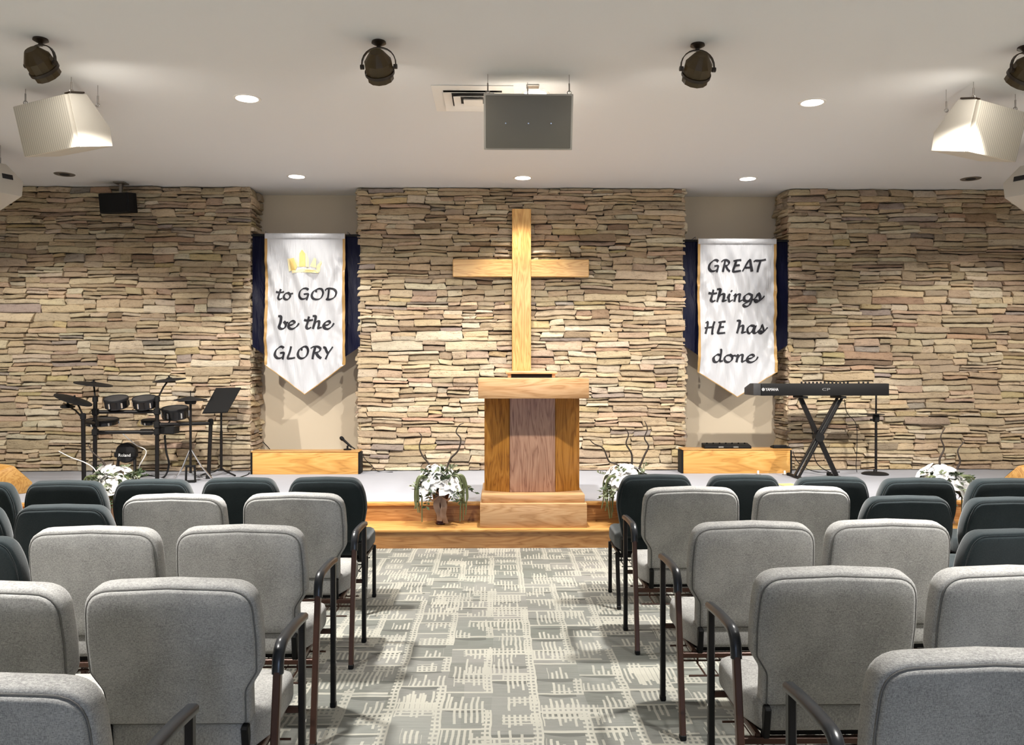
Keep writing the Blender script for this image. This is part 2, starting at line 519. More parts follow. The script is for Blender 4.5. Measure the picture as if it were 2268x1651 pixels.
# the stage and its step
stg = sbox('stage', XL, XR, YS1 + 0.02, YN, 0.0, ZS, M['stage'], 'pale grey stage platform')
struct('trim_1', MB().box(((XL + XR) / 2, YS1 + 0.02, ZS - 0.012), (XR - XL, 0.07, 0.030), 0.008, seg=2), M['oak_x'], 'oak nosing along the stage edge', 40)
struct('trim_2', MB().box(((XL + XR) / 2, YS1 + 0.02, (ZS + ZT) / 2 - 0.01), (XR - XL, 0.025, ZS - ZT)), M['oak_riser'], 'oak riser under the stage edge')
st_ = MB().box(((XL + XR) / 2, (YS0 + YS1) / 2 + 0.02, ZT - 0.014), (XR - XL, YS1 - YS0 + 0.05, 0.028), 0.008, seg=2)
struct('trim_3', st_, M['oak_x'], 'oak tread of the step', 40)
struct('trim_4', MB().box(((XL + XR) / 2, YS0 + 0.03, ZT / 2 - 0.013), (XR - XL, 0.025, ZT - 0.02)), M['oak_riser'], 'oak riser of the step at the carpet')

# ---- ledge stone
PAL = [((0.72, 0.575, 0.395), 34), ((0.77, 0.645, 0.465), 28), ((0.65, 0.52, 0.375), 16), ((0.69, 0.525, 0.395), 9), ((0.56, 0.455, 0.35), 7),
       ((0.49, 0.42, 0.37), 3), ((0.82, 0.72, 0.56), 16), ((0.60, 0.42, 0.30), 3), ((0.40, 0.295, 0.205), 3), ((0.70, 0.57, 0.33), 3)]
PALW = [w for _, w in PAL]
def stone_face(mb, cols, org, ud, nd, width, height, seed, ragged=(0, 0)):
    """fills a width x height rectangle with ledge stones; org = lower left, ud = along, nd = outward"""
    rnd = random.Random(seed)
    org = Vector(org); ud = Vector(ud); nd = Vector(nd); up = Vector((0, 0, 1))
    rects = []
    z = 0.0
    while z < height - 0.001:
        h = rnd.uniform(0.085, 0.165)
        if height - z - h < 0.07: h = height - z
        x = -rnd.uniform(0, 0.15)
        while x < width:
            w = rnd.choice((rnd.uniform(0.12, 0.30), rnd.uniform(0.25, 0.62)))
            x1 = x + w
            if width - x1 < 0.08: x1 = width + 0.001
            a, b = max(x, 0), min(x1, width)
            k = rnd.random()
            if k < 0.12 and h < 0.12:
                rects.append((a, b, z, z + h))
            elif k < 0.70:
                s = rnd.uniform(0.35, 0.65) * h
                rects.append((a, b, z, z + s))
                if b - a > 0.30 and rnd.random() < 0.6:
                    c = a + (b - a) * rnd.uniform(0.3, 0.7)
                    rects.append((a, c, z + s, z + h)); rects.append((c, b, z + s, z + h))
                else:
                    rects.append((a, b, z + s, z + h))
            else:
                s1 = rnd.uniform(0.25, 0.4) * h; s2 = rnd.uniform(0.6, 0.75) * h
                for q0, q1 in ((0, s1), (s1, s2), (s2, h)):
                    if b - a > 0.35 and rnd.random() < 0.5:
                        c = a + (b - a) * rnd.uniform(0.3, 0.7)
                        rects.append((a, c, z + q0, z + q1)); rects.append((c, b, z + q0, z + q1))
                    else:
                        rects.append((a, b, z + q0, z + q1))
            x = x1
        z += h
    for (u0, u1, v0, v1) in rects:
        if u1 - u0 < 0.012: continue
        w = u1 - u0; h = v1 - v0
        nu = max(3, min(8, int(w / 0.055) + 2)); nv = 4
        depth = rnd.uniform(0.026, 0.072) + (0.016 if rnd.random() < 0.15 else 0)
        tilt = rnd.uniform(-0.014, 0.014); tv = rnd.uniform(-0.034, 0.004)
        sh0 = rnd.uniform(-0.011, 0.011); sh1 = rnd.uniform(-0.011, 0.011)
        g = 0.0022
        ph = rnd.uniform(0, 100)
        end_slant0 = rnd.uniform(-0.016, 0.016); end_slant1 = rnd.uniform(-0.016, 0.016)
        tint = rnd.choices(PAL, PALW)[0][0]
        k = rnd.uniform(0.80, 1.10)
        tint = tuple(min(1.0, c * k * rnd.uniform(0.97, 1.03)) for c in tint)
        fr = []
        for j in range(nv):
            for i in range(nu):
                a = i / (nu - 1); b = j / (nv - 1)
                # edge rows sit just inside the front rows
                bu = (0.0, 0.16, 0.84, 1.0)[j] if nv == 4 else b
                au = a if 0 < i < nu - 1 else a
                u = u0 + g + (w - 2 * g) * au
                v = v0 + g + (h - 2 * g) * bu
                n1 = mnoise.noise(Vector((u * 9 + ph, v * 22, ph)))
                n2 = mnoise.noise(Vector((u * 30 + ph, v * 50, ph * 2)))
                d = depth + n1 * 0.014 + n2 * 0.009 + (a - 0.5) * tilt + (bu - 0.5) * tv
                if j in (0, nv - 1): d -= 0.013 + 0.006 * n2
                if i in (0, nu - 1):
                    d -= 0.010
                    u += (end_slant0 if i == 0 else end_slant1) * (bu - 0.5) * 2
                v += (sh0 * (1 - a) + sh1 * a) * (1 if 0 < v0 else 0) * 0.8 + n1 * 0.006
                if v0 > 0.02 and v1 < height - 0.02:
                    v += 0.015 * mnoise.noise(Vector((u * 3.0 + seed, v * 4.0, 3.3)))
                u += 0.02 * mnoise.noise(Vector((u * 2.0, v * 9.0 + seed, 7.7))) if 0.03 < u < width - 0.03 else 0
                fr.append(org + ud * u + up * v + nd * max(d, 0.008))
        base_i = len(mb.v)
        vs = list(fr)
        fs = []
        for j in range(nv - 1):
            for i in range(nu - 1):
                fs.append((j * nu + i, j * nu + i + 1, (j + 1) * nu + i + 1, (j + 1) * nu + i))
        # sides down to the backing
        rim = [i for i in range(nu)] + [j * nu + nu - 1 for j in range(1, nv)] + [(nv - 1) * nu + i for i in range(nu - 2, -1, -1)] + [j * nu for j in range(nv - 2, 0, -1)]
        nb = len(vs)
        for r in rim:
            p = fr[r]
            vs.append(p - nd * (p - org).dot(nd))
        for q in range(len(rim)):
            q2 = (q + 1) % len(rim)
            fs.append((rim[q2], rim[q], nb + q, nb + q2))
        mb.add(vs, fs)
        cols.extend([tint] * len(vs))

def stone_wall(name, x0, x1, left_ret, right_ret, seed, label):
    z0, z1 = ZS, ZC
    core = MB().box(((x0 + x1) / 2, (YW + YN) / 2, (z0 + z1) / 2), (x1 - x0, YN - YW, z1 - z0))
    base = struct(name, core, M['mortar'], label)
    mb = MB(); cols = []
    stone_face(mb, cols, (x0 - (0.035 if left_ret else 0), YW, z0 + 0.004), (1, 0, 0), (0, -1, 0), x1 - x0 + (0.035 if left_ret else 0) + (0.035 if right_ret else 0), z1 - z0 - 0.008, seed)
    if right_ret:
        stone_face(mb, cols, (x1, YW - 0.03, z0 + 0.004), (0, 1, 0), (1, 0, 0), YN - YW + 0.03, z1 - z0 - 0.008, seed + 1)
    if left_ret:
        stone_face(mb, cols, (x0, YN, z0 + 0.004), (0, -1, 0), (-1, 0, 0), YN - YW + 0.03, z1 - z0 - 0.008, seed + 2)
    o = mb.build('stone_facing', M['stone'], base, smooth=28)
    me = o.data
    ca = me.color_attributes.new('stone_tint', 'FLOAT_COLOR', 'POINT')
    flat = []
    for c in cols: flat.extend((c[0], c[1], c[2], 1.0))
    ca.data.foreach_set('color', flat)
    o['kind'] = 'structure'
    return base

X1 = onY(548, 800, YW - 0.05).x; X2 = onY(799, 800, YW - 0.05).x; X3 = onY(1511, 800, YW - 0.05).x; X4 = onY(1753, 800, YW - 0.05).x
stone_wall('wall_front_left', XL, X1, False, True, 11, 'stacked ledge stone wall left of the left niche')
stone_wall('wall_front_center', X2, X3, True, True, 31, 'stacked ledge stone wall behind the cross')
stone_wall('wall_front_right', X4, XR, True, False, 51, 'stacked ledge stone wall right of the right niche')

# ------------------------------------------------------------------ cross on the wall
def build_cross():
    Y = 9.70
    a = onY(1134, 464, Y); b = onY(1176, 464, Y)
    l = onY(1003, 575, Y); r = onY(1304, 614, Y)
    bot = onY(1155, 850, Y)
    root = empty('wall_cross', ((a.x + b.x) / 2, Y, bot.z))
    tag(root, 'large oak cross hung on the stone wall above the pulpit', 'cross')
    w = b.x - a.x
    MB().box((0, 0, (a.z - bot.z) / 2), (w, 0.075, a.z - bot.z), 0.005).build('upright_beam', M['oak_cross'], root)
    cx = (l.x + r.x) / 2 - root.location.x
    MB().box((cx, 0.012, (l.z + r.z) / 2 - bot.z), (r.x - l.x, 0.072, l.z - r.z), 0.005).build('cross_arm', M['oak_cross_arm'], root)
    for zz in (a.z - bot.z - 0.25, 0.3):
        MB().box((0, 0.062, zz), (0.08, 0.05, 0.2)).build('wall_bracket', M['black'], root)
build_cross()

# ------------------------------------------------------------------ pulpit
def build_pulpit():
    c = at(1180, 1000, 7.25)
    root = empty('pulpit', (c.x, 7.09, ZT))
    tag(root, 'oak pulpit with wide top slab standing on the step below the cross', 'pulpit')
    z = lambda h: h - ZT
    # stepped plinth: notched over the stage edge
    p = [(0, 0), (0.285, 0), (0.285, ZS - ZT + 0.004), (0.86, ZS - ZT + 0.004), (0.86, 0.205), (0.0, 0.205)]
    MB().prism(p, -0.455, 0.455, bev=0.004).build('base', M['oak_base'], root)
    MB().box((0, 0.455, 0.239), (0.885, 0.79, 0.068), 0.004, seg=2).build('plinth', M['oak_base'], root)
    # body: flat front panel, splayed side panels, straight flanks
    zb, zt = 0.272, z(1.268)
    yf, ys, yb = 0.22, 0.34, 0.78
    wf, ws = 0.199, 0.418
    MB().box((0, yf + 0.02, (zb + zt) / 2), (2 * wf, 0.04, zt - zb), 0.003).build('front_panel', M['oak_pink_cool_lit'], root)
    for s in (-1, 1):
        a = Vector((s * wf, yf + 0.012, 0)); b = Vector((s * ws, ys, 0))
        d = (b - a)
        mb = MB()
        mb.bar((a.x, a.y, (zb + zt) / 2), (b.x, b.y, (zb + zt) / 2), 0.022, zt - zb, 0.002)
        mb.build('splayed_panel', M['oak_warm_lit'], root)
        MB().box((s * (ws - 0.012), (ys + yb) / 2, (zb + zt) / 2), (0.024, yb - ys, zt - zb), 0.002).build('side_panel', M['oak_z'], root)
    # top slab
    MB().box((0, 0.38, (z(1.439) + z(1.266)) / 2), (0.94, 0.80, 1.439 - 1.266), 0.004, seg=2).build('top_slab', M['oak_base'], root)
    # book rest on the slab
    rest = MB()
    T = Matrix.Translation((-0.005, 0.44, z(1.487))) @ Matrix.Rotation(math.radians(1.0), 4, 'X')
    rest.box((0, 0, 0), (0.455, 0.34, 0.022), 0.004, T)
    br = rest.build('book_rest', M['oak_base'], root)
    MB().box((-0.005, 0.44, z(1.458)), (0.36, 0.29, 0.036)).build('rest_block', M['black'], br)
    for s in (-1, 1): MB().box((-0.005 + s * 0.195, 0.44, z(1.458)), (0.028, 0.3, 0.036)).build('rest_foot', M['oak_base'], br)
build_pulpit()

# ------------------------------------------------------------------ lettering
GL = {
 'G': ([[(.60,.64),(.50,.73),(.32,.70),(.13,.50),(.08,.24),(.20,.05),(.38,.04),(.52,.14)],[(.36,.34),(.58,.36),(.55,.14),(.50,-.05)]],.70),
 'O': ([[(.30,.50),(.34,.66),(.48,.74),(.64,.68),(.70,.44),(.58,.14),(.36,.02),(.16,.08),(.09,.30),(.18,.56),(.36,.70),(.44,.72)]],.78),
 'D': ([[(.30,.68),(.26,.38),(.20,.05)],[(.06,.60),(.14,.70),(.36,.73),(.60,.66),(.72,.44),(.62,.16),(.40,.02),(.18,.02),(.10,.08)]],.78),
 'L': ([[(.30,.76),(.22,.40),(.13,.05),(.30,.02),(.52,.07)]],.58),
 'R': ([[(.30,.70),(.23,.36),(.16,-.03)],[(.08,.62),(.20,.72),(.42,.74),(.58,.62),(.50,.44),(.28,.36)],[(.34,.38),(.46,.16),(.62,.02)]],.68),
 'Y': ([[(.06,.70),(.18,.66),(.26,.46),(.34,.34)],[(.62,.74),(.44,.46),(.30,.2),(.20,-.04)]],.60),
 'E': ([[(.28,.70),(.21,.38),(.14,.05),(.32,.02),(.52,.05)],[(.14,.68),(.34,.72),(.58,.74)],[(.2,.38),(.46,.41)]],.60),
 'A': ([[(.0,.0),(.22,.34),(.46,.75),(.54,.38),(.60,.0)],[(.18,.26),(.56,.27)]],.68),
 'T': ([[(.04,.62),(.12,.70),(.38,.70),(.72,.77)],[(.42,.70),(.33,.36),(.26,-.02)]],.60),
 'H': ([[(.06,.64),(.18,.72),(.18,.5),(.04,-.03)],[(.60,.75),(.5,.38),(.46,.0),(.54,.02)],[(.0,.33),(.3,.38),(.58,.40)]],.68),
 't': ([[(.26,.72),(.17,.36),(.12,.12),(.20,.02),(.36,.10)],[(.0,.52),(.12,.49),(.28,.49),(.46,.53)]],.36),
 'o': ([[(.34,.45),(.16,.38),(.08,.18),(.16,.03),(.32,.03),(.44,.2),(.42,.38),(.32,.46),(.42,.38),(.62,.42)]],.56),
 'b': ([[(.08,.74),(.20,.71),(.19,.42),(.13,.12),(.22,.01),(.38,.07),(.45,.26),(.36,.42),(.44,.36),(.58,.38)]],.50),
 'e': ([[(.10,.20),(.28,.25),(.40,.36),(.32,.46),(.16,.38),(.08,.18),(.16,.03),(.32,.01),(.50,.14),(.62,.34)]],.54),
 'h': ([[(.08,.74),(.22,.71),(.17,.36),(.08,.0)],[(.11,.18),(.24,.40),(.38,.44),(.38,.22),(.36,.05),(.52,.10)]],.52),
 'i': ([[(.02,.20),(.14,.45),(.10,.2),(.14,.02),(.30,.12)],[(.20,.58),(.27,.68)]],.28),
 'n': ([[(.04,.34),(.15,.44),(.12,.2),(.08,.0)],[(.11,.18),(.24,.40),(.38,.44),(.36,.2),(.36,.04),(.52,.12)]],.50),
 'g': ([[(.42,.40),(.26,.46),(.10,.32),(.10,.10),(.24,.06),(.38,.22),(.45,.44),(.40,.08),(.30,-.20),(.14,-.27),(.08,-.14),(.26,.0),(.54,.16)]],.52),
 's': ([[(.0,.10),(.18,.30),(.28,.50),(.36,.24),(.30,.05),(.16,.0),(.08,.08),(.16,.12),(.34,.08),(.58,.36)]],.46),
 'a': ([[(.42,.42),(.26,.46),(.10,.30),(.10,.08),(.22,.02),(.36,.18),(.45,.44),(.39,.12),(.46,.02),(.60,.14)]],.54),
 'd': ([[(.40,.42),(.24,.46),(.08,.28),(.10,.05),(.24,.03),(.38,.22),(.46,.56),(.46,.74),(.40,.74)],[(.47,.74),(.42,.36),(.39,.08),(.54,.10)]],.54),
 ' ': ([],.34),
}
def text_strokes(s):
    x = 0; out = []
    for ch in s:
        st, adv = GL[ch]
        for k in st: out.append([(px + x, py) for px, py in k])
        x += adv
    xs = [p[0] for k in out for p in k]
    return out, min(xs), max(xs)
def lettering(root, s, x0, x1, zb, em, yfun, off=0.004):
    """calligraphic strokes of a slanted nib, x0..x1 local, baseline zb, draped on yfun(x,z)"""
    st, a, b = text_strokes(s)
    kx = (x1 - x0) / (b - a)
    mb = MB()
    ang = math.radians(38)
    for k in st:
        P = spline([(x0 + (px - a) * kx, 0, zb + py * em) for px, py in k], 7)
        n = len(P)
        vs = []
        for i, p in enumerate(P):
            t = (P[min(i + 1, n - 1)] - P[max(i - 1, 0)])
            th = math.atan2(t.z, t.x)
            w = em * (0.031 + 0.056 * abs(math.sin(th - ang)))
            nx, nz = -math.sin(th), math.cos(th)
            for sg in (-1, 1):
                qx, qz = p.x + sg * nx * w, p.z + sg * nz * w
                vs.append((qx, yfun(qx, qz) - off, qz))
        fs = [(2 * i, 2 * i + 2, 2 * i + 3, 2 * i + 1) for i in range(n - 1)]
        mb.add(vs, fs)
    return mb.build('lettering', M['ink'], root, smooth=0)

# ------------------------------------------------------------------ banners in the niches
def build_banner(label, Y, pxw, pxn, ytop, yside, ytip, ynav, lines, seed, crown=None):
    A = onY(pxw[0], ytop, Y); B = onY(pxw[1], ytop, Y)
    NA = onY(pxn[0], ytop, Y); NB = onY(pxn[1], ytop, Y)
    tip = onY((pxw[0] + pxw[1]) / 2, ytip, Y).z; side = onY(pxw[0], yside, Y).z; nav = onY(pxn[0], ynav, Y).z
    cx = (A.x + B.x) / 2
    root = empty('hanging_banner', (cx, Y, A.z))
    tag(root, label, 'banner', 'banners in the niches')
    W = (B.x - A.x) / 2
    H = A.z
    rnd = random.Random(seed)
    o1, o2, o3 = rnd.uniform(0, 50), rnd.uniform(0, 50), rnd.uniform(0, 50)
    LS = A.z - side; LT = A.z - tip
    def yfun(x, z):
        # z local, 0 at the top hem and negative below
        t = min(1.0, max(0.0, (-z - 0.07) / 0.25))
        s = mnoise.noise(Vector((x * 7.5 + 0.9 * z + o1, z * 0.9, o2)))
        s2 = mnoise.noise(Vector((x * 15 - 2.2 * z + o2, z * 2.0, o3)))
        e = abs(x) / W
        pull = max(0, e - 0.62) / 0.38 * mnoise.noise(Vector((x * 6, z * 13 + abs(x) * 9 + o3, o1)))
        low = math.sin(x * 26 + 3.0 * z + o1) * max(0.0, (-z - LS * 0.55) / LT)
        fold = mnoise.noise(Vector((x * 11 + 3.4 * z + o3, z * 0.7 + o1, 2.0))) + 0.6 * mnoise.noise(Vector((x * 10 - 4.2 * z + o1, z * 1.1, 5.0)))
        return -(t * (0.026 * s + 0.010 * s2 + 0.030 * pull + 0.014 * low + 0.040 * fold))
    def sheet(w, ls, lt, y0, fn, nx=40, ny=80, gx=None):
        mb = MB(); vs = []; fs = []
        for j in range(ny + 1):
            for i in range(nx + 1):
                a = i / nx; x = (a * 2 - 1) * w
                L = ls + (lt - ls) * (1 - abs(a * 2 - 1))
                z = -L * j / ny
                vs.append((x, y0 + fn(x, z), z))
        for j in range(ny):
            for i in range(nx):
                k = j * (nx + 1) + i
                fs.append((k, k + 1, k + nx + 2, k + nx + 1))
        return mb.add(vs, fs)
    # rod through the hem
    rx0, rx1 = NA.x - cx, NB.x - cx
    MB().tube([(rx0 - 0.005, 0.035, -0.02), (rx1 + 0.005, 0.035, -0.02)], 0.011, 10).build('hanging_rod', M['black'], root)
    for hx in (rx0 + 0.15, rx1 - 0.15): MB().tube([(hx, 0.035, -0.01), (hx, 0.06, 0.03), (hx, YN - Y + 0.0, 0.03)], 0.004, 6).build('wall_hook', M['steel'], root)
    # navy backing, wider than the white front
    NW = (NB.x - NA.x) / 2; nx = (NA.x + NB.x) / 2 - cx
    def nf(x, z):
        return 0.016 * mnoise.noise(Vector((x * 9 + o2, z * 3.2 + x * 4, o1))) * min(1, -z / 0.3)
    nb = sheet(NW, A.z - nav, (A.z - nav) + 0.42, 0.055, nf, 40, 60)
    nbo = nb.build('navy_backing', M['satin_navy'], root, smooth=180)
    nbo.location.x = nx
    nbo['label'] = 'dark navy satin backing cloth'
    fr = sheet(W, LS, LT, 0.0, yfun)
    fr.build('white_front', M['satin_white'], root, smooth=180)
    hem = MB()
    for i in range(2):
        z0 = (0.0, -0.062)[i]
    hm = MB(); vs = []; fs = []
    nxx = 50
    for j in range(9):
        a = j / 8 * math.pi
        for i in range(nxx + 1):
            x = (i / nxx * 2 - 1) * W
            r = 0.017 + 0.004 * mnoise.noise(Vector((x * 30, o1, a)))
            vs.append((x, -math.sin(a) * r, -0.031 + math.cos(a) * 0.033))
    for j in range(8):
        for i in range(nxx):
            k = j * (nxx + 1) + i
            fs.append((k, k + 1, k + nxx + 2, k + nxx + 1))
    hm.add(vs, fs).build('top_hem', M['satin_white'], root, smooth=180)
    # gold braid down both sides
    for s in (-1, 1):
        vs = []; fs = []; n = 50
        for j in range(n + 1):
            z = -LS * j / n
            for x in (s * (W + 0.004), s * (W - 0.026)):
                vs.append((x, yfun(x, z) - 0.005, z))
        for j in range(n): fs.append((2 * j, 2 * j + 1, 2 * j + 3, 2 * j + 2))
        tb = MB().add(vs, fs)
        tb.build('gold_braid', M['gold'], root, smooth=180)
    # thin gold edging on the point
    eg = MB()
    for s in (-1, 1):
        P = [(s * W * (1 - k / 12), yfun(s * W * (1 - k / 12), -LS - (LT - LS) * k / 12) - 0.004, -LS - (LT - LS) * k / 12) for k in range(13)]
        eg.tube(P, 0.005, 5)
    eg.build('point_edging', M['gold'], root)
    for (s, p0, p1, base, em_px) in lines:
        a = onY(p0, base, Y); b = onY(p1, base, Y)
        em = em_px / F * 9.75
        lettering(root, s, a.x - cx, b.x - cx, a.z - A.z, em, yfun)
    if crown: crown(root, cx, A.z, Y, yfun)
    return root

def crown(root, cx, zt, Y, yfun):
    def poly(name, pts, mat):
        P = [onY(px, py, Y) for px, py in pts]
        c = Vector((sum(p.x for p in P) / len(P), 0, sum(p.z for p in P) / len(P)))
        mb = MB(); vs = []
        ring = P
        m = len(ring)
        # fine fan so that the print follows the folds
        K = 6
        vs.append((c.x - cx, yfun(c.x - cx, c.z - zt) - 0.0045, c.z - zt))
        for k in range(1, K + 1):
            for p in ring:
                x = c.x + (p.x - c.x) * k / K - cx; z = c.z + (p.z - c.z) * k / K - zt
                vs.append((x, yfun(x, z) - 0.0045, z))
        fs = [(0, 1 + i, 1 + (i + 1) % m) for i in range(m)]
        for k in range(K - 1):
            for i in range(m):
                a = 1 + k * m + i; b = 1 + k * m + (i + 1) % m
                fs.append((a, a + m, b + m, b))
        mb.add(vs, fs)
        o = mb.build(name, mat, root, smooth=0)
        return o
    poly('crown_print', [(637, 573), (642, 574), (645, 600), (640, 602)], M['crown2'])
    poly('crown_print', [(641, 574), (652, 572), (660, 592), (656, 600), (645, 600)], M['crown1'])
    poly('crown_print', [(664, 562), (669, 553), (676, 562), (678, 592), (664, 592)], M['crown1'])
    poly('crown_print', [(654, 570), (663, 584), (664, 592), (660, 592)], M['crown2'])
    poly('crown_print', [(678, 560), (684, 575), (684, 592), (679, 592)], M['crown2'])
    poly('crown_print', [(686, 590), (696, 571), (701, 574), (700, 594)], M['crown2'])
    poly('crown_print', [(701, 590), (711, 578), (714, 582), (708, 603), (701, 603)], M['crown2'])
    poly('crown_print', [(647, 600), (672, 596), (702, 599), (706, 605), (672, 604), (648, 606)], M['crown2'])

build_banner('white satin banner lettered to GOD be the GLORY over navy, hung in the left niche', 9.74, (587, 764), (556, 796), 517, 808, 874, 768,
             [('to GOD', 611, 746, 664, 33), ('be the', 616, 740, 729, 38), ('GLORY', 609, 737, 795, 36)], 3, crown)
build_banner('white satin banner lettered GREAT things HE has done over navy, hung in the right niche', 9.74, (1546, 1719), (1515, 1748), 529, 824, 880, 764,
             [('GREAT', 1571, 1695, 602, 35), ('things', 1569, 1694, 669, 38), ('HE', 1561, 1608, 739, 36), ('has', 1632, 1701, 739, 38), ('done', 1580, 1679, 803, 37)], 8)

# ------------------------------------------------------------------ chairs
def rounded(pts, rad, n=7):
    """polygon with each corner rounded by its own radius"""
    out = []
    N = len(pts)
    for i in range(N):
        p = Vector(pts[i]); a = Vector(pts[i - 1]); b = Vector(pts[(i + 1) % N])
        da = (a - p); db = (b - p)
        la, lb = da.length, db.length
        da.normalize(); db.normalize()
        r = rad[i]
        ang = da.angle(db)
        if r <= 0 or ang > math.radians(177):
            out.append(p); continue
        t = min(r / math.tan(ang / 2), 0.49 * la, 0.49 * lb)
        for k in range(n + 1):
            s = k / n
            out.append((p + da * t) * (1 - s) ** 2 + p * 2 * s * (1 - s) + (p + db * t) * s ** 2)
    return out
def inset(P, d):
    N = len(P); out = []
    area = sum(P[i].x * P[(i + 1) % N].y - P[(i + 1) % N].x * P[i].y for i in range(N))
    sg = 1 if area > 0 else -1
    for i in range(N):
        t = (P[(i + 1) % N] - P[i - 1]).normalized()
        nrm = Vector((-t.y, t.x)) * sg
        out.append(P[i] + nrm * d)
    return out
def cushion(outline, prof, MX, dome=(0.0, 0.0)):
    """outline in a plane (a,b); prof: list of (inset, depth); dome: bulge at the two caps"""
    mb = MB(); N = len(outline)
    vs = []
    for d, z in prof:
        for p in inset(outline, d) if d else outline:
            vs.append((p.x, z, p.y))
    fs = []
    for k in range(len(prof) - 1):
        for i in range(N):
            j = (i + 1) % N
            fs.append((k * N + i, k * N + j, (k + 1) * N + j, (k + 1) * N + i))
    def cap(row, z, bulge, flip):
        # grid-free cap: shrinking rings to the centre
        c = sum((outline[i] for i in range(N)), Vector((0, 0))) / N
        src = inset(outline, prof[row][0])
        last = row * N
        base = None
        for s in (0.8, 0.5, 0.2):
            b = len(vs)
            for p in src:
                q = c + (p - c) * s
                vs.append((q.x, z + bulge * (1 - s * s), q.y))
            for i in range(N):
                j = (i + 1) % N
                f = (last + i, last + j, b + j, b + i)
                fs.append(f[::-1] if flip else f)
            last = b
        b = len(vs); vs.append((c.x, z + bulge, c.y))
        for i in range(N):
            f = (last + i, last + (i + 1) % N, b)
            fs.append(f[::-1] if flip else f)
    cap(0, prof[0][1], -dome[0], True)
    cap(len(prof) - 1, prof[-1][1], dome[1], False)
    mb.add(vs, fs, MX)
    # consistent normals
    bm = bmesh.new()
    vv = [bm.verts.new(p) for p in mb.v]
    for f in mb.f:
        try: bm.faces.new([vv[i] for i in f])
        except ValueError: pass
    bmesh.ops.recalc_face_normals(bm, faces=bm.faces[:])
    m2 = MB(); m2.bm(bm)
    return m2

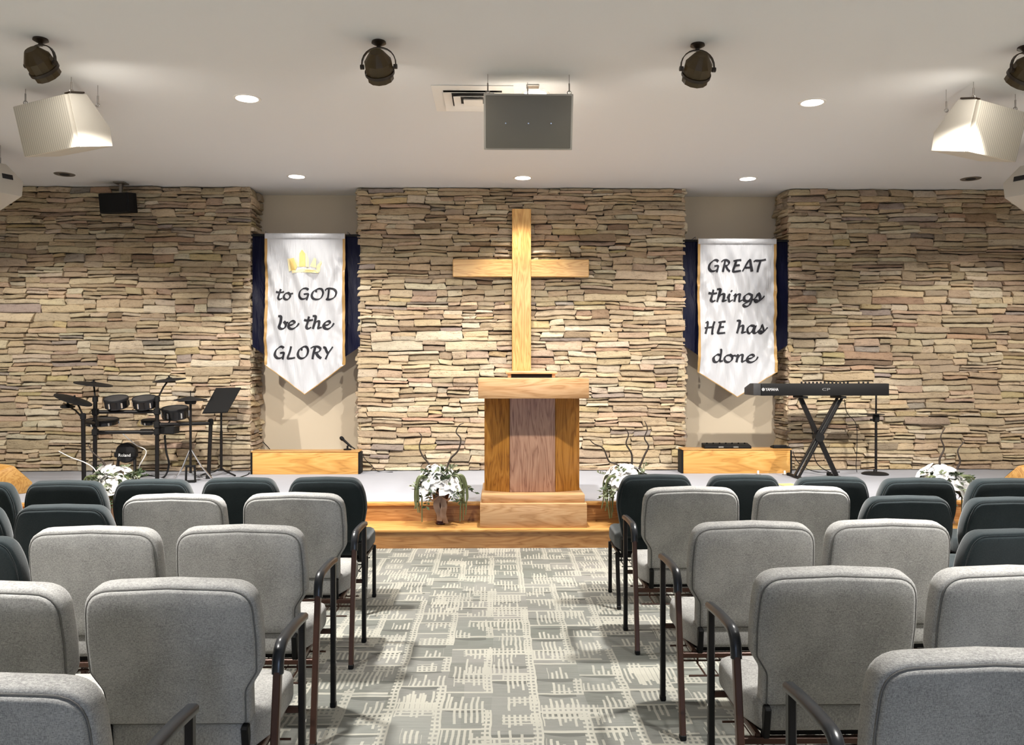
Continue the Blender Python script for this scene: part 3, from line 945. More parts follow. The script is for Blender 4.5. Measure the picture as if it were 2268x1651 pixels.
def make_chair(kind, arm):
    """origin on the floor below the rear face of the top of the back; +y to the stage. arm: -1 left, 1 right, 0 none"""
    root = empty('stacking_chair', (0, 0, 0))
    cloth = M['grey'] if kind == 'grey' else M['teal']
    H = 0.872 if kind == 'grey' else 0.835
    if kind == 'grey':
        half = [(0.215, 0.425), (0.218, 0.54), (0.255, 0.60), (0.258, 0.70), (0.250, H - 0.004)]
        pts = half + [(0.0, H + 0.006)] + [(-x, z) for x, z in half[::-1]]
        rad = [0.02, 0.05, 0.05, 0.2, 0.115, 0.0, 0.115, 0.2, 0.05, 0.05, 0.02]
    else:
        half = [(0.205, 0.425), (0.222, 0.52), (0.246, 0.64), (0.238, 0.735), (0.200, H - 0.002)]
        pts = half + [(0.0, H + 0.004)] + [(-x, z) for x, z in half[::-1]]
        rad = [0.02, 0.3, 0.25, 0.3, 0.10, 0.0, 0.10, 0.3, 0.25, 0.3, 0.02]
    outl = rounded(pts, rad, 6)
    # the back leans: top nearest the viewer, foot 8 cm further forward
    tilt = math.radians(10)
    MX = Matrix.Translation((0, 0, H)) @ Matrix.Rotation(tilt, 4, 'X') @ Matrix.Translation((0, 0, -H))
    back = cushion(outl, [(0.014, 0.0), (0.004, 0.003), (0.0, 0.012), (0.0, 0.054), (0.006, 0.070), (0.020, 0.082), (0.045, 0.089)], MX, (0.0, 0.012)).build('backrest', cloth, root, smooth=60)
    rear = inset(outl, 0.013)
    cushion(rear, [(0.0, 0.006), (0.0, -0.004), (0.006, -0.009)], MX, (0.0, 0.0))
    cushion(rear, [(0.010, -0.0125), (0.003, -0.010), (0.0, -0.003), (0.0, 0.004)], MX, (0.004, 0)).build('back_panel', cloth, back, smooth=60)
    seam = MB(); P3 = [MX @ Vector((p.x, -0.002, p.y)) for p in inset(outl, 0.010)]
    seam.tube(P3 + [P3[0]], 0.0020, 5, caps=False)
    seam.build('welt', M['seam'] if kind == 'grey' else M['teal'], back, smooth=60)
    # seat
    sw = 0.252 if kind == 'grey' else 0.240
    so = rounded([(-0.215, 0.075), (0.215, 0.075), (sw, 0.20), (sw - 0.002, 0.515), (-sw + 0.002, 0.515), (-sw, 0.20)], [0.04, 0.04, 0.1, 0.06, 0.06, 0.1], 6)
    so = [Vector((p.x, p.y)) for p in so]
    ST = Matrix(((1, 0, 0, 0), (0, 0, 1, 0), (0, 1, 0, 0), (0, 0, 0, 1)))    # (a,depth,b) -> (a,b,depth)
    seat = cushion(so, [(0.02, 0.352), (0.004, 0.358), (0.0, 0.372), (0.0, 0.425), (0.008, 0.445), (0.026, 0.455), (0.06, 0.460)], ST, (0.0, 0.012))
    seat.build('seat', cloth, root, smooth=60)
    pan = [(x.x, x.y) for x in inset(so, 0.025)]
    fabric_pan = cushion([Vector(p) for p in pan], [(0.0, 0.335), (0.0, 0.354)], ST)
    fabric_pan.build('seat_pan', M['black'], root)
    tube = M['bronze'] if kind == 'grey' else M['black_tube']
    # legs and arms
    for s in (-1, 1):
        armed = (s == arm)
        xa = s * 0.288 if armed else s * 0.236
        zt = 0.648 if armed else 0.345
        fy = 0.432
        fl = MB().bar((xa, fy, 0.012), (xa, fy, zt), 0.023, 0.028, 0.004, up=(0, 1, 0))
        if armed:
            fl = MB().bar((xa, fy, 0.012), (xa, fy, zt), 0.023, 0.028, 0.004, up=(0, 1, 0))
        f = fl.build('leg', M['black_tube'] if armed else tube, root)
        cap_ = MB().box((xa, fy, 0.012), (0.026, 0.032, 0.024), 0.004)
        if armed:
            bo = MB()
            for zz in (0.20, 0.30):
                bo.tube([(xa + s * 0.009, fy - 0.002, zz), (xa + s * 0.0135, fy - 0.002, zz)], 0.006, 8)
            bo.build('bolt', M['chrome'], f)
        cap_.build('foot_cap', M['black'], f)
        rz = 0.60 if armed else 0.345
        ry1 = 0.118 if armed else 0.10
        rl = MB().bar((xa, 0.02, 0.012), (xa, ry1, rz), 0.024, 0.028, 0.004, up=(0, 1, 0))
        r = rl.build('leg', tube, root)
        MB().box((xa, 0.021, 0.012), (0.026, 0.032, 0.024), 0.004).build('foot_cap', M['black'], r)
        if armed:
            ap = spline([(xa, fy + 0.018, 0.652), (xa, 0.33, 0.660), (xa, 0.20, 0.660), (xa, 0.150, 0.652), (xa, 0.122, 0.622), (xa, 0.113, 0.575)], 5)
            m = MB()
            W2, T2 = 0.017, 0.013
            vs = []
            for i, p in enumerate(ap):
                t = (ap[min(i + 1, len(ap) - 1)] - ap[max(i - 1, 0)]).normalized()
                nrm = Vector((0, -t.z, t.y)); nrm = nrm if nrm.z > 0 or abs(nrm.z) < 0.3 else -nrm
                if i and (nrm.dot(pn) < 0): nrm = -nrm
                pn = nrm
                for a, b in ((-1, -.6), (-1, .5), (-.6, 1), (.6, 1), (1, .5), (1, -.6), (.6, -1), (-.6, -1)):
                    vs.append(p + Vector((W2 * a, 0, 0)) + nrm * (T2 * b))
            fs = []
            for i in range(len(ap) - 1):
                for k in range(8):
                    fs.append((i * 8 + k, i * 8 + (k + 1) % 8, (i + 1) * 8 + (k + 1) % 8, (i + 1) * 8 + k))
            fs.append(tuple(range(8))); fs.append(tuple((len(ap) - 1) * 8 + k for k in range(7, -1, -1)))
            m.add(vs, fs)
            m.build('armrest', M['armpad'], root, smooth=50)
    xl = -0.288 if arm == -1 else -0.236
    xr = 0.288 if arm == 1 else 0.236
    fr = MB()
    fr.bar((xl, fy, 0.338), (xr, fy, 0.338), 0.022, 0.020, 0.003)
    fr.bar((xl, 0.093, 0.322), (xr, 0.093, 0.322), 0.022, 0.022, 0.003)
    for s in (-1, 1):
        fr.bar((s * 0.225, 0.09, 0.336), (s * 0.225, fy, 0.338), 0.02, 0.018, 0.003)
    fr.build('seat_frame', tube, root)
    bk = MB()
    for s in (-1, 1):
        bk.bar((s * 0.20, 0.100, 0.325), (s * 0.205, 0.062, 0.44), 0.022, 0.030, 0.004, up=(0, 1, 0))
    bk.bar((-0.20, 0.088, 0.418), (0.20, 0.088, 0.418), 0.02, 0.03, 0.003)
    bk.build('back_bracket', M['black'], root)
    rk = MB()
    for yy in (-0.045, 0.13, 0.32): rk.tube([(xl + 0.01, yy, 0.285), (xr - 0.01, yy, 0.285)], 0.004, 6)
    for k in range(9):
        xx = -0.21 + k * 0.0525
        rk.tube([(xx, -0.045, 0.285), (xx, 0.32, 0.285), (xx, 0.335, 0.325)], 0.0024, 5)
    for s in (-1, 1): rk.tube([(s * 0.21, -0.045, 0.285), (s * 0.21, 0.093, 0.285), (s * 0.21, 0.093, 0.32)], 0.004, 6)
    rk.build('book_rack', M['bronze'] if kind == 'grey' else M['black_tube'], root)
    return root

PROTO = {}
def place_chair(kind, arm, px, top, label, group, rz=0.0):
    H = 0.872 if kind == 'grey' else 0.835
    d = F * (EYE - H) / (top - HOR)
    p = at(px, top, d)
    key = (kind, arm)
    if key not in PROTO:
        PROTO[key] = make_chair(kind, arm); o = PROTO[key]
    else:
        o = copy_tree(PROTO[key])
    o.location = (p.x, p.y, 0)
    o.rotation_euler = (0, 0, math.radians(rz))
    tag(o, label, 'chair', group)
    return o
GLF = 'chairs left of the aisle'; GRT = 'chairs right of the aisle'
CH = [
 ('teal', 0, 720, 1063, 'dark teal padded chair at the aisle end of the front left row', GLF, 0),
 ('teal', 0, 528, 1064, 'dark teal chair second from the aisle in the front left row, before the music stand', GLF, 0),
 ('teal', 0, 334, 1068, 'dark teal chair third from the aisle in the front left row, before the drum kit', GLF, 0),
 ('teal', 0, 138, 1071, 'dark teal chair fourth from the aisle in front left row by oak floor monitor', GLF, 0),
 ('teal', 0, -62, 1074, 'dark teal chair at the left photo edge in front of the oak floor monitor', GLF, 0),
 ('grey', 1, 648, 1100, 'grey tweed armchair at the aisle in the second row on the left', GLF, 0),
 ('grey', 0, 380, 1103, 'grey tweed chair between teal chair and aisle armchair in the second left row', GLF, 0),
 ('teal', 0, 132, 1126, 'dark teal chair left of the grey chair in the second left row', GLF, 0),
 ('teal', 0, -106, 1127, 'dark teal chair cut by the left photo edge in the second row', GLF, 0),
 ('grey', 1, 528, 1175, 'grey tweed armchair at the aisle in the third row on the left', GLF, 0),
 ('grey', 0, 201, 1178, 'grey tweed chair left of the aisle armchair in the third left row', GLF, 0),
 ('teal', 0, -100, 1199, 'dark teal chair cut by the left photo edge in the third row', GLF, 0),
 ('grey', 1, 372, 1300, 'grey tweed armchair at the aisle in the fourth left row, its whole back bluish lit', GLF, 0),
 ('grey', 0, -62, 1308, 'grey tweed chair cut by the left photo edge in the fourth row', GLF, 0),
 ('grey', 1, -86, 1530, 'nearest grey tweed armchair in the bottom left corner of the photo', GLF, 0),
 ('teal', 0, 1455, 1057, 'dark teal padded chair at the aisle end of front right row beside white flowers', GRT, 0),
 ('teal', 0, 1650, 1058, 'dark teal chair second from the aisle in the front right row', GRT, 0),
 ('teal', 0, 1845, 1062, 'dark teal chair third from the aisle in the front right row, before the keyboard stand', GRT, 0),
 ('teal', 0, 2038, 1065, 'dark teal chair fourth from the aisle in the front right row, before the white flowers', GRT, 0),
 ('teal', 0, 2238, 1066, 'dark teal chair in the front right row at the right photo edge', GRT, 0),
 ('grey', -1, 1534, 1086, 'grey tweed armchair at the aisle in the second row on the right', GRT, 0),
 ('grey', 0, 1782, 1085, 'grey tweed chair second from the aisle in the second right row', GRT, 0),
 ('teal', 0, 2016, 1106, 'dark teal chair right of the grey chairs in the second right row', GRT, 0),
 ('teal', 0, 2246, 1109, 'dark teal chair in the second right row at the right photo edge', GRT, 0),
 ('grey', -1, 1672, 1166, 'grey tweed armchair at the aisle in the third row on the right', GRT, 0),
 ('grey', 0, 1976, 1162, 'grey tweed chair right of the aisle armchair in the third right row', GRT, 0),
 ('teal', 0, 2268, 1183, 'dark teal chair in the third right row at the right photo edge', GRT, 0),
 ('grey', -1, 1860, 1273, 'grey tweed armchair at the aisle in the fourth row on the right', GRT, 0),
 ('grey', 0, 2262, 1271, 'grey tweed chair in the fourth right row at the right photo edge', GRT, 0),
 ('grey', -1, 2203, 1468, 'nearest grey tweed armchair in the bottom right corner of the photo', GRT, 0),
]
for c in CH: place_chair(*c)

# ------------------------------------------------------------------ ceiling fittings
def downlight(px, py, lit, label, energy=0, group='recessed ceiling lights', ang=95):
    p = onZ(px, py, ZC)
    root = empty('recessed_downlight', (p.x, p.y, ZC))
    tag(root, label, 'ceiling light', group)
    MB().lathe([(0.086, -0.004), (0.094, -0.007), (0.104, -0.005), (0.108, 0.0)], 32, capb=False, capt=False).build('trim_ring', M['trim_white'] if lit else M['off_lens'], root)
    MB().lathe([(0.0, -0.0035), (0.088, -0.0035)], 32, capb=False, capt=False).build('lens', M['lens'] if lit else M['off_lens'], root)
    if not lit:
        MB().lathe([(0.0, -0.010), (0.045, -0.010), (0.055, -0.004)], 24, capb=False, capt=False).build('dark_bulb', M['dark_hole'], root)
    if lit and energy:
        lamp('downlight_beam', 'SPOT', (0, 0, -0.02), energy, (1.0, 0.955, 0.89), parent=root, spot_size=math.radians(ang), spot_blend=0.55, shadow_soft_size=0.05)
    return root
downlight(547, 218, True, 'lit round ceiling light nearest the camera, left of the air vent', 120, ang=105)
downlight(1799, 227, True, 'lit round ceiling light nearest the camera, right of the central loudspeaker', 120, ang=105)
downlight(1186, 207, True, 'lit round ceiling light hidden above the central grey loudspeaker', 480, ang=165)
downlight(657, 391, True, 'lit round ceiling light above the left banner', 60)
downlight(1158, 394, True, 'lit round ceiling light above the cross', 120, ang=84)
downlight(1656, 396, True, 'lit round ceiling light above the right banner', 60)
downlight(143, 386, False, 'unlit dark round ceiling light above the black wall speaker')
downlight(2150, 396, False, 'unlit dark round ceiling light near the right photo edge')

def spot_can(px, py, aim, label, energy=900, size=84):
    p = onZ(px, py, ZC)
    root = empty('stage_spotlight', (p.x, p.y, ZC))
    tag(root, label, 'spotlight', 'bronze spotlights on the ceiling')
    MB().lathe([(0.045, 0.0), (0.048, -0.012), (0.03, -0.022), (0.014, -0.03), (0.014, -0.045)], 20).build('ceiling_mount', M['can_dark'], root)
    piv = Vector((0, 0, -0.165))
    d = (Vector(aim) - (Vector((p.x, p.y, ZC)) + piv)).normalized()
    q = d.to_track_quat('Z', 'Y').to_matrix().to_4x4()
    T = Matrix.Translation(piv) @ q @ Matrix.Scale(0.92, 4)
    side = Vector((d.y, -d.x, 0)).normalized()
    yk = MB()
    P = []
    for k in range(13):
        a = math.pi * k / 12
        P.append(Vector((0, 0, -0.165)) + side * (0.113 * math.cos(a)) + Vector((0, 0, 0.125)) * math.sin(a) ** 0.8)
    for i in range(12): yk.bar(P[i], P[i + 1], 0.022, 0.006, up=tuple(((P[i] + P[i + 1]) / 2 - piv).normalized()))
    y = yk.build('yoke', M['can_dark'], root)
    for s in (-1, 1): MB().tube([piv + side * (s * 0.098), piv + side * (s * 0.121)], 0.016, 10).build('knob', M['can_dark'], y)
    body = MB()
    body.lathe([(0.0, -0.115), (0.045, -0.115), (0.052, -0.108), (0.098, -0.040), (0.100, 0.045), (0.094, 0.049), (0.094, 0.095), (0.088, 0.095), (0.088, 0.02), (0.0, 0.02)], 12, T, False, False)
    can = body.build('can', M['can'], root, smooth=25)
    rb = MB()
    rb.lathe([(0.101, 0.030), (0.106, 0.030), (0.106, 0.052), (0.101, 0.052)], 24, T, False, False)
    rb.build('front_band', M['can_dark'], can)
    MB().lathe([(0.0, 0.022), (0.080, 0.022)], 20, T, False, False).build('bulb_face', M['bulb'], can)
    L = piv + d * 0.10
    lamp('spotlight_beam', 'SPOT', tuple(L), energy, (1.0, 0.935, 0.85), aim=tuple(L + d), parent=root, spot_size=math.radians(size), spot_blend=0.4, shadow_soft_size=0.045)
    lamp('spotlight_spill', 'SPOT', tuple(L), energy * 0.04, (1.0, 0.93, 0.83), aim=tuple(L + d), parent=root, spot_size=math.radians(150), spot_blend=0.5, shadow_soft_size=0.045)
    return root
spot_can(90, 86, (-1.9, 9.4, 0.2), 'bronze ceiling spotlight above the left white loudspeaker', 470, 66)
spot_can(839, 92, (-0.5, 9.4, 0.2), 'bronze ceiling spotlight left of the air vent', 195, 66)
spot_can(1545, 98, (1.0, 9.4, 0.2), 'bronze ceiling spotlight right of the central loudspeaker', 195, 66)
spot_can(2270, 104, (2.5, 9.4, 0.2), 'bronze ceiling spotlight cut by the right photo edge', 470, 66)
# the next two of the row hang just outside the picture
for xx, ax in ((-5.3, -4.9), (5.8, 5.4)):
    lamp('spotlight_beam', 'SPOT', (xx, 5.55, ZC - 0.24), 560, (1.0, 0.935, 0.85), aim=(ax, 9.4, 0.2), spot_size=math.radians(66), spot_blend=0.4, shadow_soft_size=0.05)

# air vent
def air_vent():
    a = onZ(948, 187, ZC); b = onZ(956, 246, ZC)
    s = 0.62
    root = empty('air_vent', (a.x + s / 2 + 0.02, (a.y + b.y) / 2, ZC))
    tag(root, 'square white ceiling air diffuser with stepped louvres beside the central loudspeaker', 'air vent')
    def ring(o, i, z0, z1, t=0.003):
        mb = MB(); vs = []; fs = []
        for (r, z) in ((o, z0), (i, z1)):
            for x, y in ((-1, -1), (1, -1), (1, 1), (-1, 1)): vs.append((x * r, y * r, z))
        for (r, z) in ((i, z1 + t), (o, z0 + t)):
            for x, y in ((-1, -1), (1, -1), (1, 1), (-1, 1)): vs.append((x * r, y * r, z))
        for k in range(4):
            n = 4
            for i_ in range(4):
                j = (i_ + 1) % 4
                fs.append((k * 4 + i_, k * 4 + j, ((k + 1) % 4) * 4 + j, ((k + 1) % 4) * 4 + i_))
        return mb.add(vs, fs)
    MB().box((0, 0, -0.002), (0.47, 0.47, 0.003)).build('duct', M['dark_hole'], root)
    ring(0.31, 0.225, -0.006, -0.012).build('frame', M['trim_white'], root)
    ring(0.225, 0.165, -0.030, -0.008).build('louvre', M['trim_white'], root)
    ring(0.150, 0.098, -0.036, -0.012).build('louvre', M['trim_white'], root)
    MB().prism([(-0.075, -0.036), (0.075, -0.036), (0.045, -0.014), (-0.045, -0.014)], -0.075, 0.075).build('center_plate', M['trim_white'], root)
air_vent()

# ---- loudspeakers hung from the ceiling
def hang_wires(root, pts):
    """pts: local points on the cabinet; wires go straight up to the ceiling"""
    z0 = ZC - root.location.z
    for (x, y, z) in pts:
        w = MB()
        w.tube([(x, y, z), (x, y, z0)], 0.0022, 5)
        wo = w.build('hanging_wire', M['steel'], root)
        k = MB()
        ringp = [(x + 0.014 * math.cos(t * math.pi / 5), y, z + 0.016 + 0.014 * math.sin(t * math.pi / 5)) for t in range(11)]
        k.tube(ringp, 0.004, 6, caps=False)
        k.tube([(x, y, z + 0.03), (x, y, z + 0.085)], 0.006, 6)
        k.build('turnbuckle', M['steel'], wo)

def trap_speaker(corner, phi, alpha, W, H, label, mirror=False):
    """corner: top inner front corner in the world"""
    root = empty('hanging_loudspeaker', (0, 0, 0))
    s = -1 if mirror else 1
    n = Vector((-s * math.sin(phi) * math.cos(alpha), -math.cos(phi) * math.cos(alpha), -math.sin(alpha)))
    r = Vector((math.cos(phi), -s * math.sin(phi), 0))       # towards +x along the face
    u = Vector((-s * math.sin(phi) * math.sin(alpha), -math.cos(phi) * math.sin(alpha), math.cos(alpha)))
    b = -n
    # local frame: x=r, y=b(depth), z=u ; origin at the top inner corner
    c = Vector(corner)
    root.location = c
    R = Matrix(((r.x, b.x, u.x, 0), (r.y, b.y, u.y, 0), (r.z, b.z, u.z, 0), (0, 0, 0, 1)))
    prof = [(0.012, 0.0), (0.012, -H), (0.285, -H), (0.295, -H + 0.14), (0.155, 0.0)]
    xo = -s * W
    MB().prism(prof, min(0, xo), max(0, xo), R, 0.006).build('cabinet', M['white_box'], root)
    g = MB().box((xo / 2, -0.004, -H / 2 - 0.002), (W - 0.008, 0.034, H - 0.004), 0.010, None, 2)
    go = g.build('grille', M['grille'], root)
    go.matrix_local = R
    pl = MB().box((xo * 0.03 + (-s) * 0.0, 0.07, 0.006), (0.07, 0.12, 0.012), 0.003, R)
    pl.build('lifting_plate', M['can_dark'], root)
    pts = [R @ Vector((-s * 0.03, 0.05, 0.002)), R @ Vector((xo + s * 0.06, 0.05, 0.002)), R @ Vector((-s * 0.02, 0.24, -0.09))]
    hang_wires(root, [tuple(p) for p in pts])
    tag(root, label, 'loudspeaker', 'loudspeakers hung from the ceiling')
    return root
trap_speaker(at(150, 206, 6.05), math.radians(29), math.radians(14), 0.64, 0.38, 'white angular loudspeaker with ribbed grille hung under the left spotlight')
trap_speaker(at(2165, 219, 6.15), math.radians(29), math.radians(14), 0.64, 0.38, 'white angular loudspeaker hung near the right edge of the ceiling', True)
# the next pair, further out to the sides, only a corner in the picture
def side_speaker(px, py, d, s, label):
    c = at(px, py, d)
    root = empty('side_loudspeaker', c)
    tag(root, label, 'loudspeaker', 'loudspeakers hung from the ceiling')
    R = Matrix.Rotation(math.radians(s * 30), 4, 'Z') @ Matrix.Rotation(math.radians(s * 16), 4, 'Y')
    W = 0.5
    MB().prism([(-0.16, -0.14), (0.16, -0.14), (0.2, 0.02), (0.06, 0.17), (-0.16, 0.17)], -W / 2, W / 2, R, 0.006).build('cabinet', M['white_box'], root)
    MB().box((0, -0.165, 0.015), (W - 0.02, 0.02, 0.29), 0.006, R).build('grille', M['grille'], root)
    MB().box((s * -0.252, 0.05, 0.04), (0.006, 0.10, 0.05), 0.002, R).build('input_plate', M['black_gloss'], root)
    hang_wires(root, [tuple(R @ Vector((-s * 0.2, 0.03, 0.16))), tuple(R @ Vector((s * 0.2, 0.03, 0.16)))])
    ro = MB().lathe([(0.05, -0.03), (0.06, -0.012), (0.06, 0.0)], 18)
    q = ro.build('ceiling_cup', M['can_dark'], root)
    q.location = (0.02 * s, 0.0, ZC - c.z)
side_speaker(-26, 420, 8.0, -1, 'white loudspeaker corner with black input plate at the left photo edge')
side_speaker(2298, 424, 8.0, 1, 'white loudspeaker corner at the right photo edge, high on the wall')

def center_speaker():
    tl = at(1071, 207, 6.02); tr = at(1271, 207, 6.02)
    W = tr.x - tl.x; H = 0.395
    root = empty('center_loudspeaker', ((tl.x + tr.x) / 2, tl.y, tl.z))
    tag(root, 'grey-fronted central loudspeaker hung level in front of the air vent', 'loudspeaker', 'loudspeakers hung from the ceiling')
    R = Matrix.Rotation(math.radians(17), 4, 'X')
    MB().prism([(0.01, 0.0), (0.01, -H), (0.25, -H + 0.02), (0.30, -0.14), (0.18, 0.0)], -W / 2, W / 2, R, 0.006).build('cabinet', M['white_box'], root)
    g = MB().box((0, 0.003, -H / 2), (W - 0.030, 0.02, H - 0.026), 0.006, R, 2).build('grille', M['grille_grey'], root)
    sc_ = MB()
    for k in (-1, 0, 1): sc_.lathe([(0.0, 0), (0.004, 0), (0.005, 0.003)], 8, R @ Matrix.Translation((k * 0.165, -0.0125, -H * 0.52)) @ Matrix.Rotation(math.radians(90), 4, 'X'))
    sc_.build('screw', M['chrome'], g)
    hang_wires(root, [(-W / 2 + 0.03, 0.03, -0.0), (W / 2 - 0.03, 0.03, -0.0), (0, 0.2, 0.03)])
center_speaker()
p = onZ(1180, 190, ZC)
pl = MB().box((0, 0, -0.006), (0.095, 0.07, 0.012), 0.003)
o = pl.build('ceiling_plate', M['steel'], None); o.location = (p.x, p.y, ZC)
tag(o, 'small grey plate on the ceiling above the central loudspeaker', 'plate')

# black speaker on the left stone wall
def wall_speaker():
    a = at(216, 428, 9.45); b = at(294, 472, 9.45)
    c = (a + b) / 2
    root = empty('wall_speaker', (c.x, c.y, c.z))
    tag(root, 'small black speaker box bracketed high on the left stone wall', 'loudspeaker')
    R = Matrix.Rotation(math.radians(-12), 4, 'Z') @ Matrix.Rotation(math.radians(8), 4, 'X')
    w, h = b.x - a.x - 0.03, a.z - b.z
    MB().box((0, 0.06, 0), (w, 0.16, h), 0.008, R).build('cabinet', M['black'], root)
    MB().box((0, -0.028, 0), (w - 0.01, 0.02, h - 0.01), 0.005, R).build('grille', M['black'], root)
    br = MB()
    br.bar((0.03, 0.08, h / 2), (0.03, 0.08, ZC - c.z), 0.03, 0.03)
    br.box((0.03, 0.08, ZC - c.z - 0.008), (0.13, 0.13, 0.016), 0.003)
    br.build('bracket', M['steel'], root)
wall_speaker()

# ------------------------------------------------------------------ things on the stage
def oak_box(px0, px1, ytop, Y, label, seed):
    a = onY(px0, ytop, Y); b = onY(px1, ytop, Y)
    root = empty('oak_box', ((a.x + b.x) / 2, Y, ZS))
    tag(root, label, 'box', 'oak boxes in front of the niches')
    w = b.x - a.x; h = a.z - ZS
    MB().prism([(0.0, 0.0), (0.20, 0.0), (0.20, h - 0.01), (0.0, h - 0.01)], -w / 2 + 0.02, w / 2 - 0.02, None, 0.003).build('case', M['oak_box'], root)
    MB().box((0, 0.1, h - 0.006), (w - 0.01, 0.22, 0.014), 0.004).build('lid', M['oak_x'], root)
    for s in (-1, 1):
        MB().box((s * (w / 2 - 0.008), 0.1, h / 2 - 0.008), (0.022, 0.19, h - 0.02), 0.003).build('end_cap', M['black'], root)
    return root, h
lb, lh = oak_box(555, 797, 1000, 9.48, 'long low oak box with black ends under the left banner', 1)
rb, rh = oak_box(1510, 1754, 995, 9.48, 'long low oak box with black ends under the right banner', 2)

def desk_mic():
    p = at(770, 996, 9.58)
    root = empty('microphone', (p.x, 9.60, ZS + lh + 0.001))
    tag(root, 'small black microphone on a short stand on the left oak box', 'microphone')
    MB().lathe([(0.045, 0.0), (0.045, 0.012), (0.012, 0.018), (0.010, 0.05)], 18).build('base', M['black'], root)
    st = MB()
    st.tube([(0.02, 0, 0.045), (0.0, 0, 0.075)], 0.012, 10)
    st.tube([(0.09, -0.02, 0.012), (0.03, 0, 0.05)], 0.007, 8)
    st.build('clip', M['black'], root)
    mc = MB()
    mc.tube([(0.05, 0, 0.03), (-0.045, 0, 0.115)], [0.011, 0.015], 12)
    mc.tube([(-0.045, 0, 0.115), (-0.055, 0, 0.124), (-0.075, 0, 0.142), (-0.085, 0, 0.150)], [0.015, 0.023, 0.022, 0.010], 12)
    mc.build('mic_body', M['black'], root)
desk_mic()

def effects():
    a = at(1560, 994, 9.56); b = at(1664, 994, 9.56)
    w = b.x - a.x
    root = empty('audio_unit', ((a.x + b.x) / 2, 9.58, ZS + rh + 0.001))
    tag(root, 'low black audio unit with two silver plates on the right oak box', 'audio gear')
    MB().prism([(-0.08, 0), (0.08, 0), (0.08, 0.055), (-0.08, 0.03)], -w / 2, w / 2, None, 0.006).build('housing', M['black'], root)
    for k in (-0.08, 0.09):
        MB().box((k, -0.079, 0.018), (0.06, 0.008, 0.016), 0.002).build('silver_plate', M['chrome'], root)
    ft = MB()
    for k in range(7): ft.lathe([(0.009, 0.0), (0.009, 0.018), (0.006, 0.02)], 10, Matrix.Translation((-w / 2 + 0.05 + k * (w - 0.1) / 6, 0.02, 0.042)))
    ft.build('knob', M['black_gloss'], root)
    c = at(1733, 990, 9.56)
    r2 = empty('foot_pedal', (c.x, 9.58, ZS + rh + 0.001))
    tag(r2, 'flat black foot pedal at the right end of the right oak box', 'pedal')
    MB().box((0, 0, 0.010), (0.20, 0.12, 0.018), 0.004).build('pedal_base', M['black'], r2)
    MB().prism([(-0.05, 0.018), (0.05, 0.018), (0.05, 0.024), (-0.05, 0.040)], -0.09, 0.06, None, 0.003).build('treadle', M['rubber'], r2)
effects()

def plug(px, label):
    p = at(px, 1046, 9.4)
    root = empty('floor_plug', (p.x, p.y, ZS))
    tag(root, label, 'plug', 'small white plugs on the stage')
    MB().lathe([(0.028, 0.0), (0.028, 0.006), (0.010, 0.010)], 14).build('disc', M['steel'], root)
    MB().lathe([(0.012, 0.008), (0.012, 0.042), (0.007, 0.048)], 12).build('stem', M['trim_white'], root)
plug(1679, 'small white plug standing before the middle of the right oak box')
plug(1738, 'small white plug standing before the right end of the right oak box')

# oak floor monitors at the stage front, cut by the frame
def monitor(px, py, d, s, label):
    p = at(px, py, d)
    root = empty('floor_monitor', (p.x, p.y, ZS))
    root.rotation_euler = (0, 0, math.radians(s * 38))
    tag(root, label, 'floor monitor', 'oak floor monitors')
    prof = [(-0.20, 0.0), (0.20, 0.0), (0.20, 0.10), (0.03, 0.275), (-0.20, 0.20)]
    MB().prism(prof, -0.30, 0.30, None, 0.006).build('cabinet', M['oak_box'], root)
    gm = MB()
    T = Matrix.Translation((0, 0.118, 0.184)) @ Matrix.Rotation(math.atan2(-0.175, 0.17), 4, 'X')
    gm.box((0, 0.01, 0.004), (0.52, 0.17, 0.012), 0.004, T)
    gm.build('grille', M['black'], root)
monitor(-8, 1075, 8.05, -1, 'slanted oak floor monitor on the stage at the left photo edge')
monitor(2290, 1070, 8.05, 1, 'slanted oak floor monitor on the stage at the right photo edge')

# yellow paper lying on the stage behind the second right chair
p = onZ(1748, 1076, ZS)
o = MB().box((0, 0, 0.003), (0.16, 0.22, 0.006)).build('notepad', M['yellow'])
o.location = (p.x, p.y, ZS + 0.0005); o.rotation_euler = (0, 0, 0.2)
tag(o, 'yellow notepad lying on the stage behind the front right row', 'notepad')

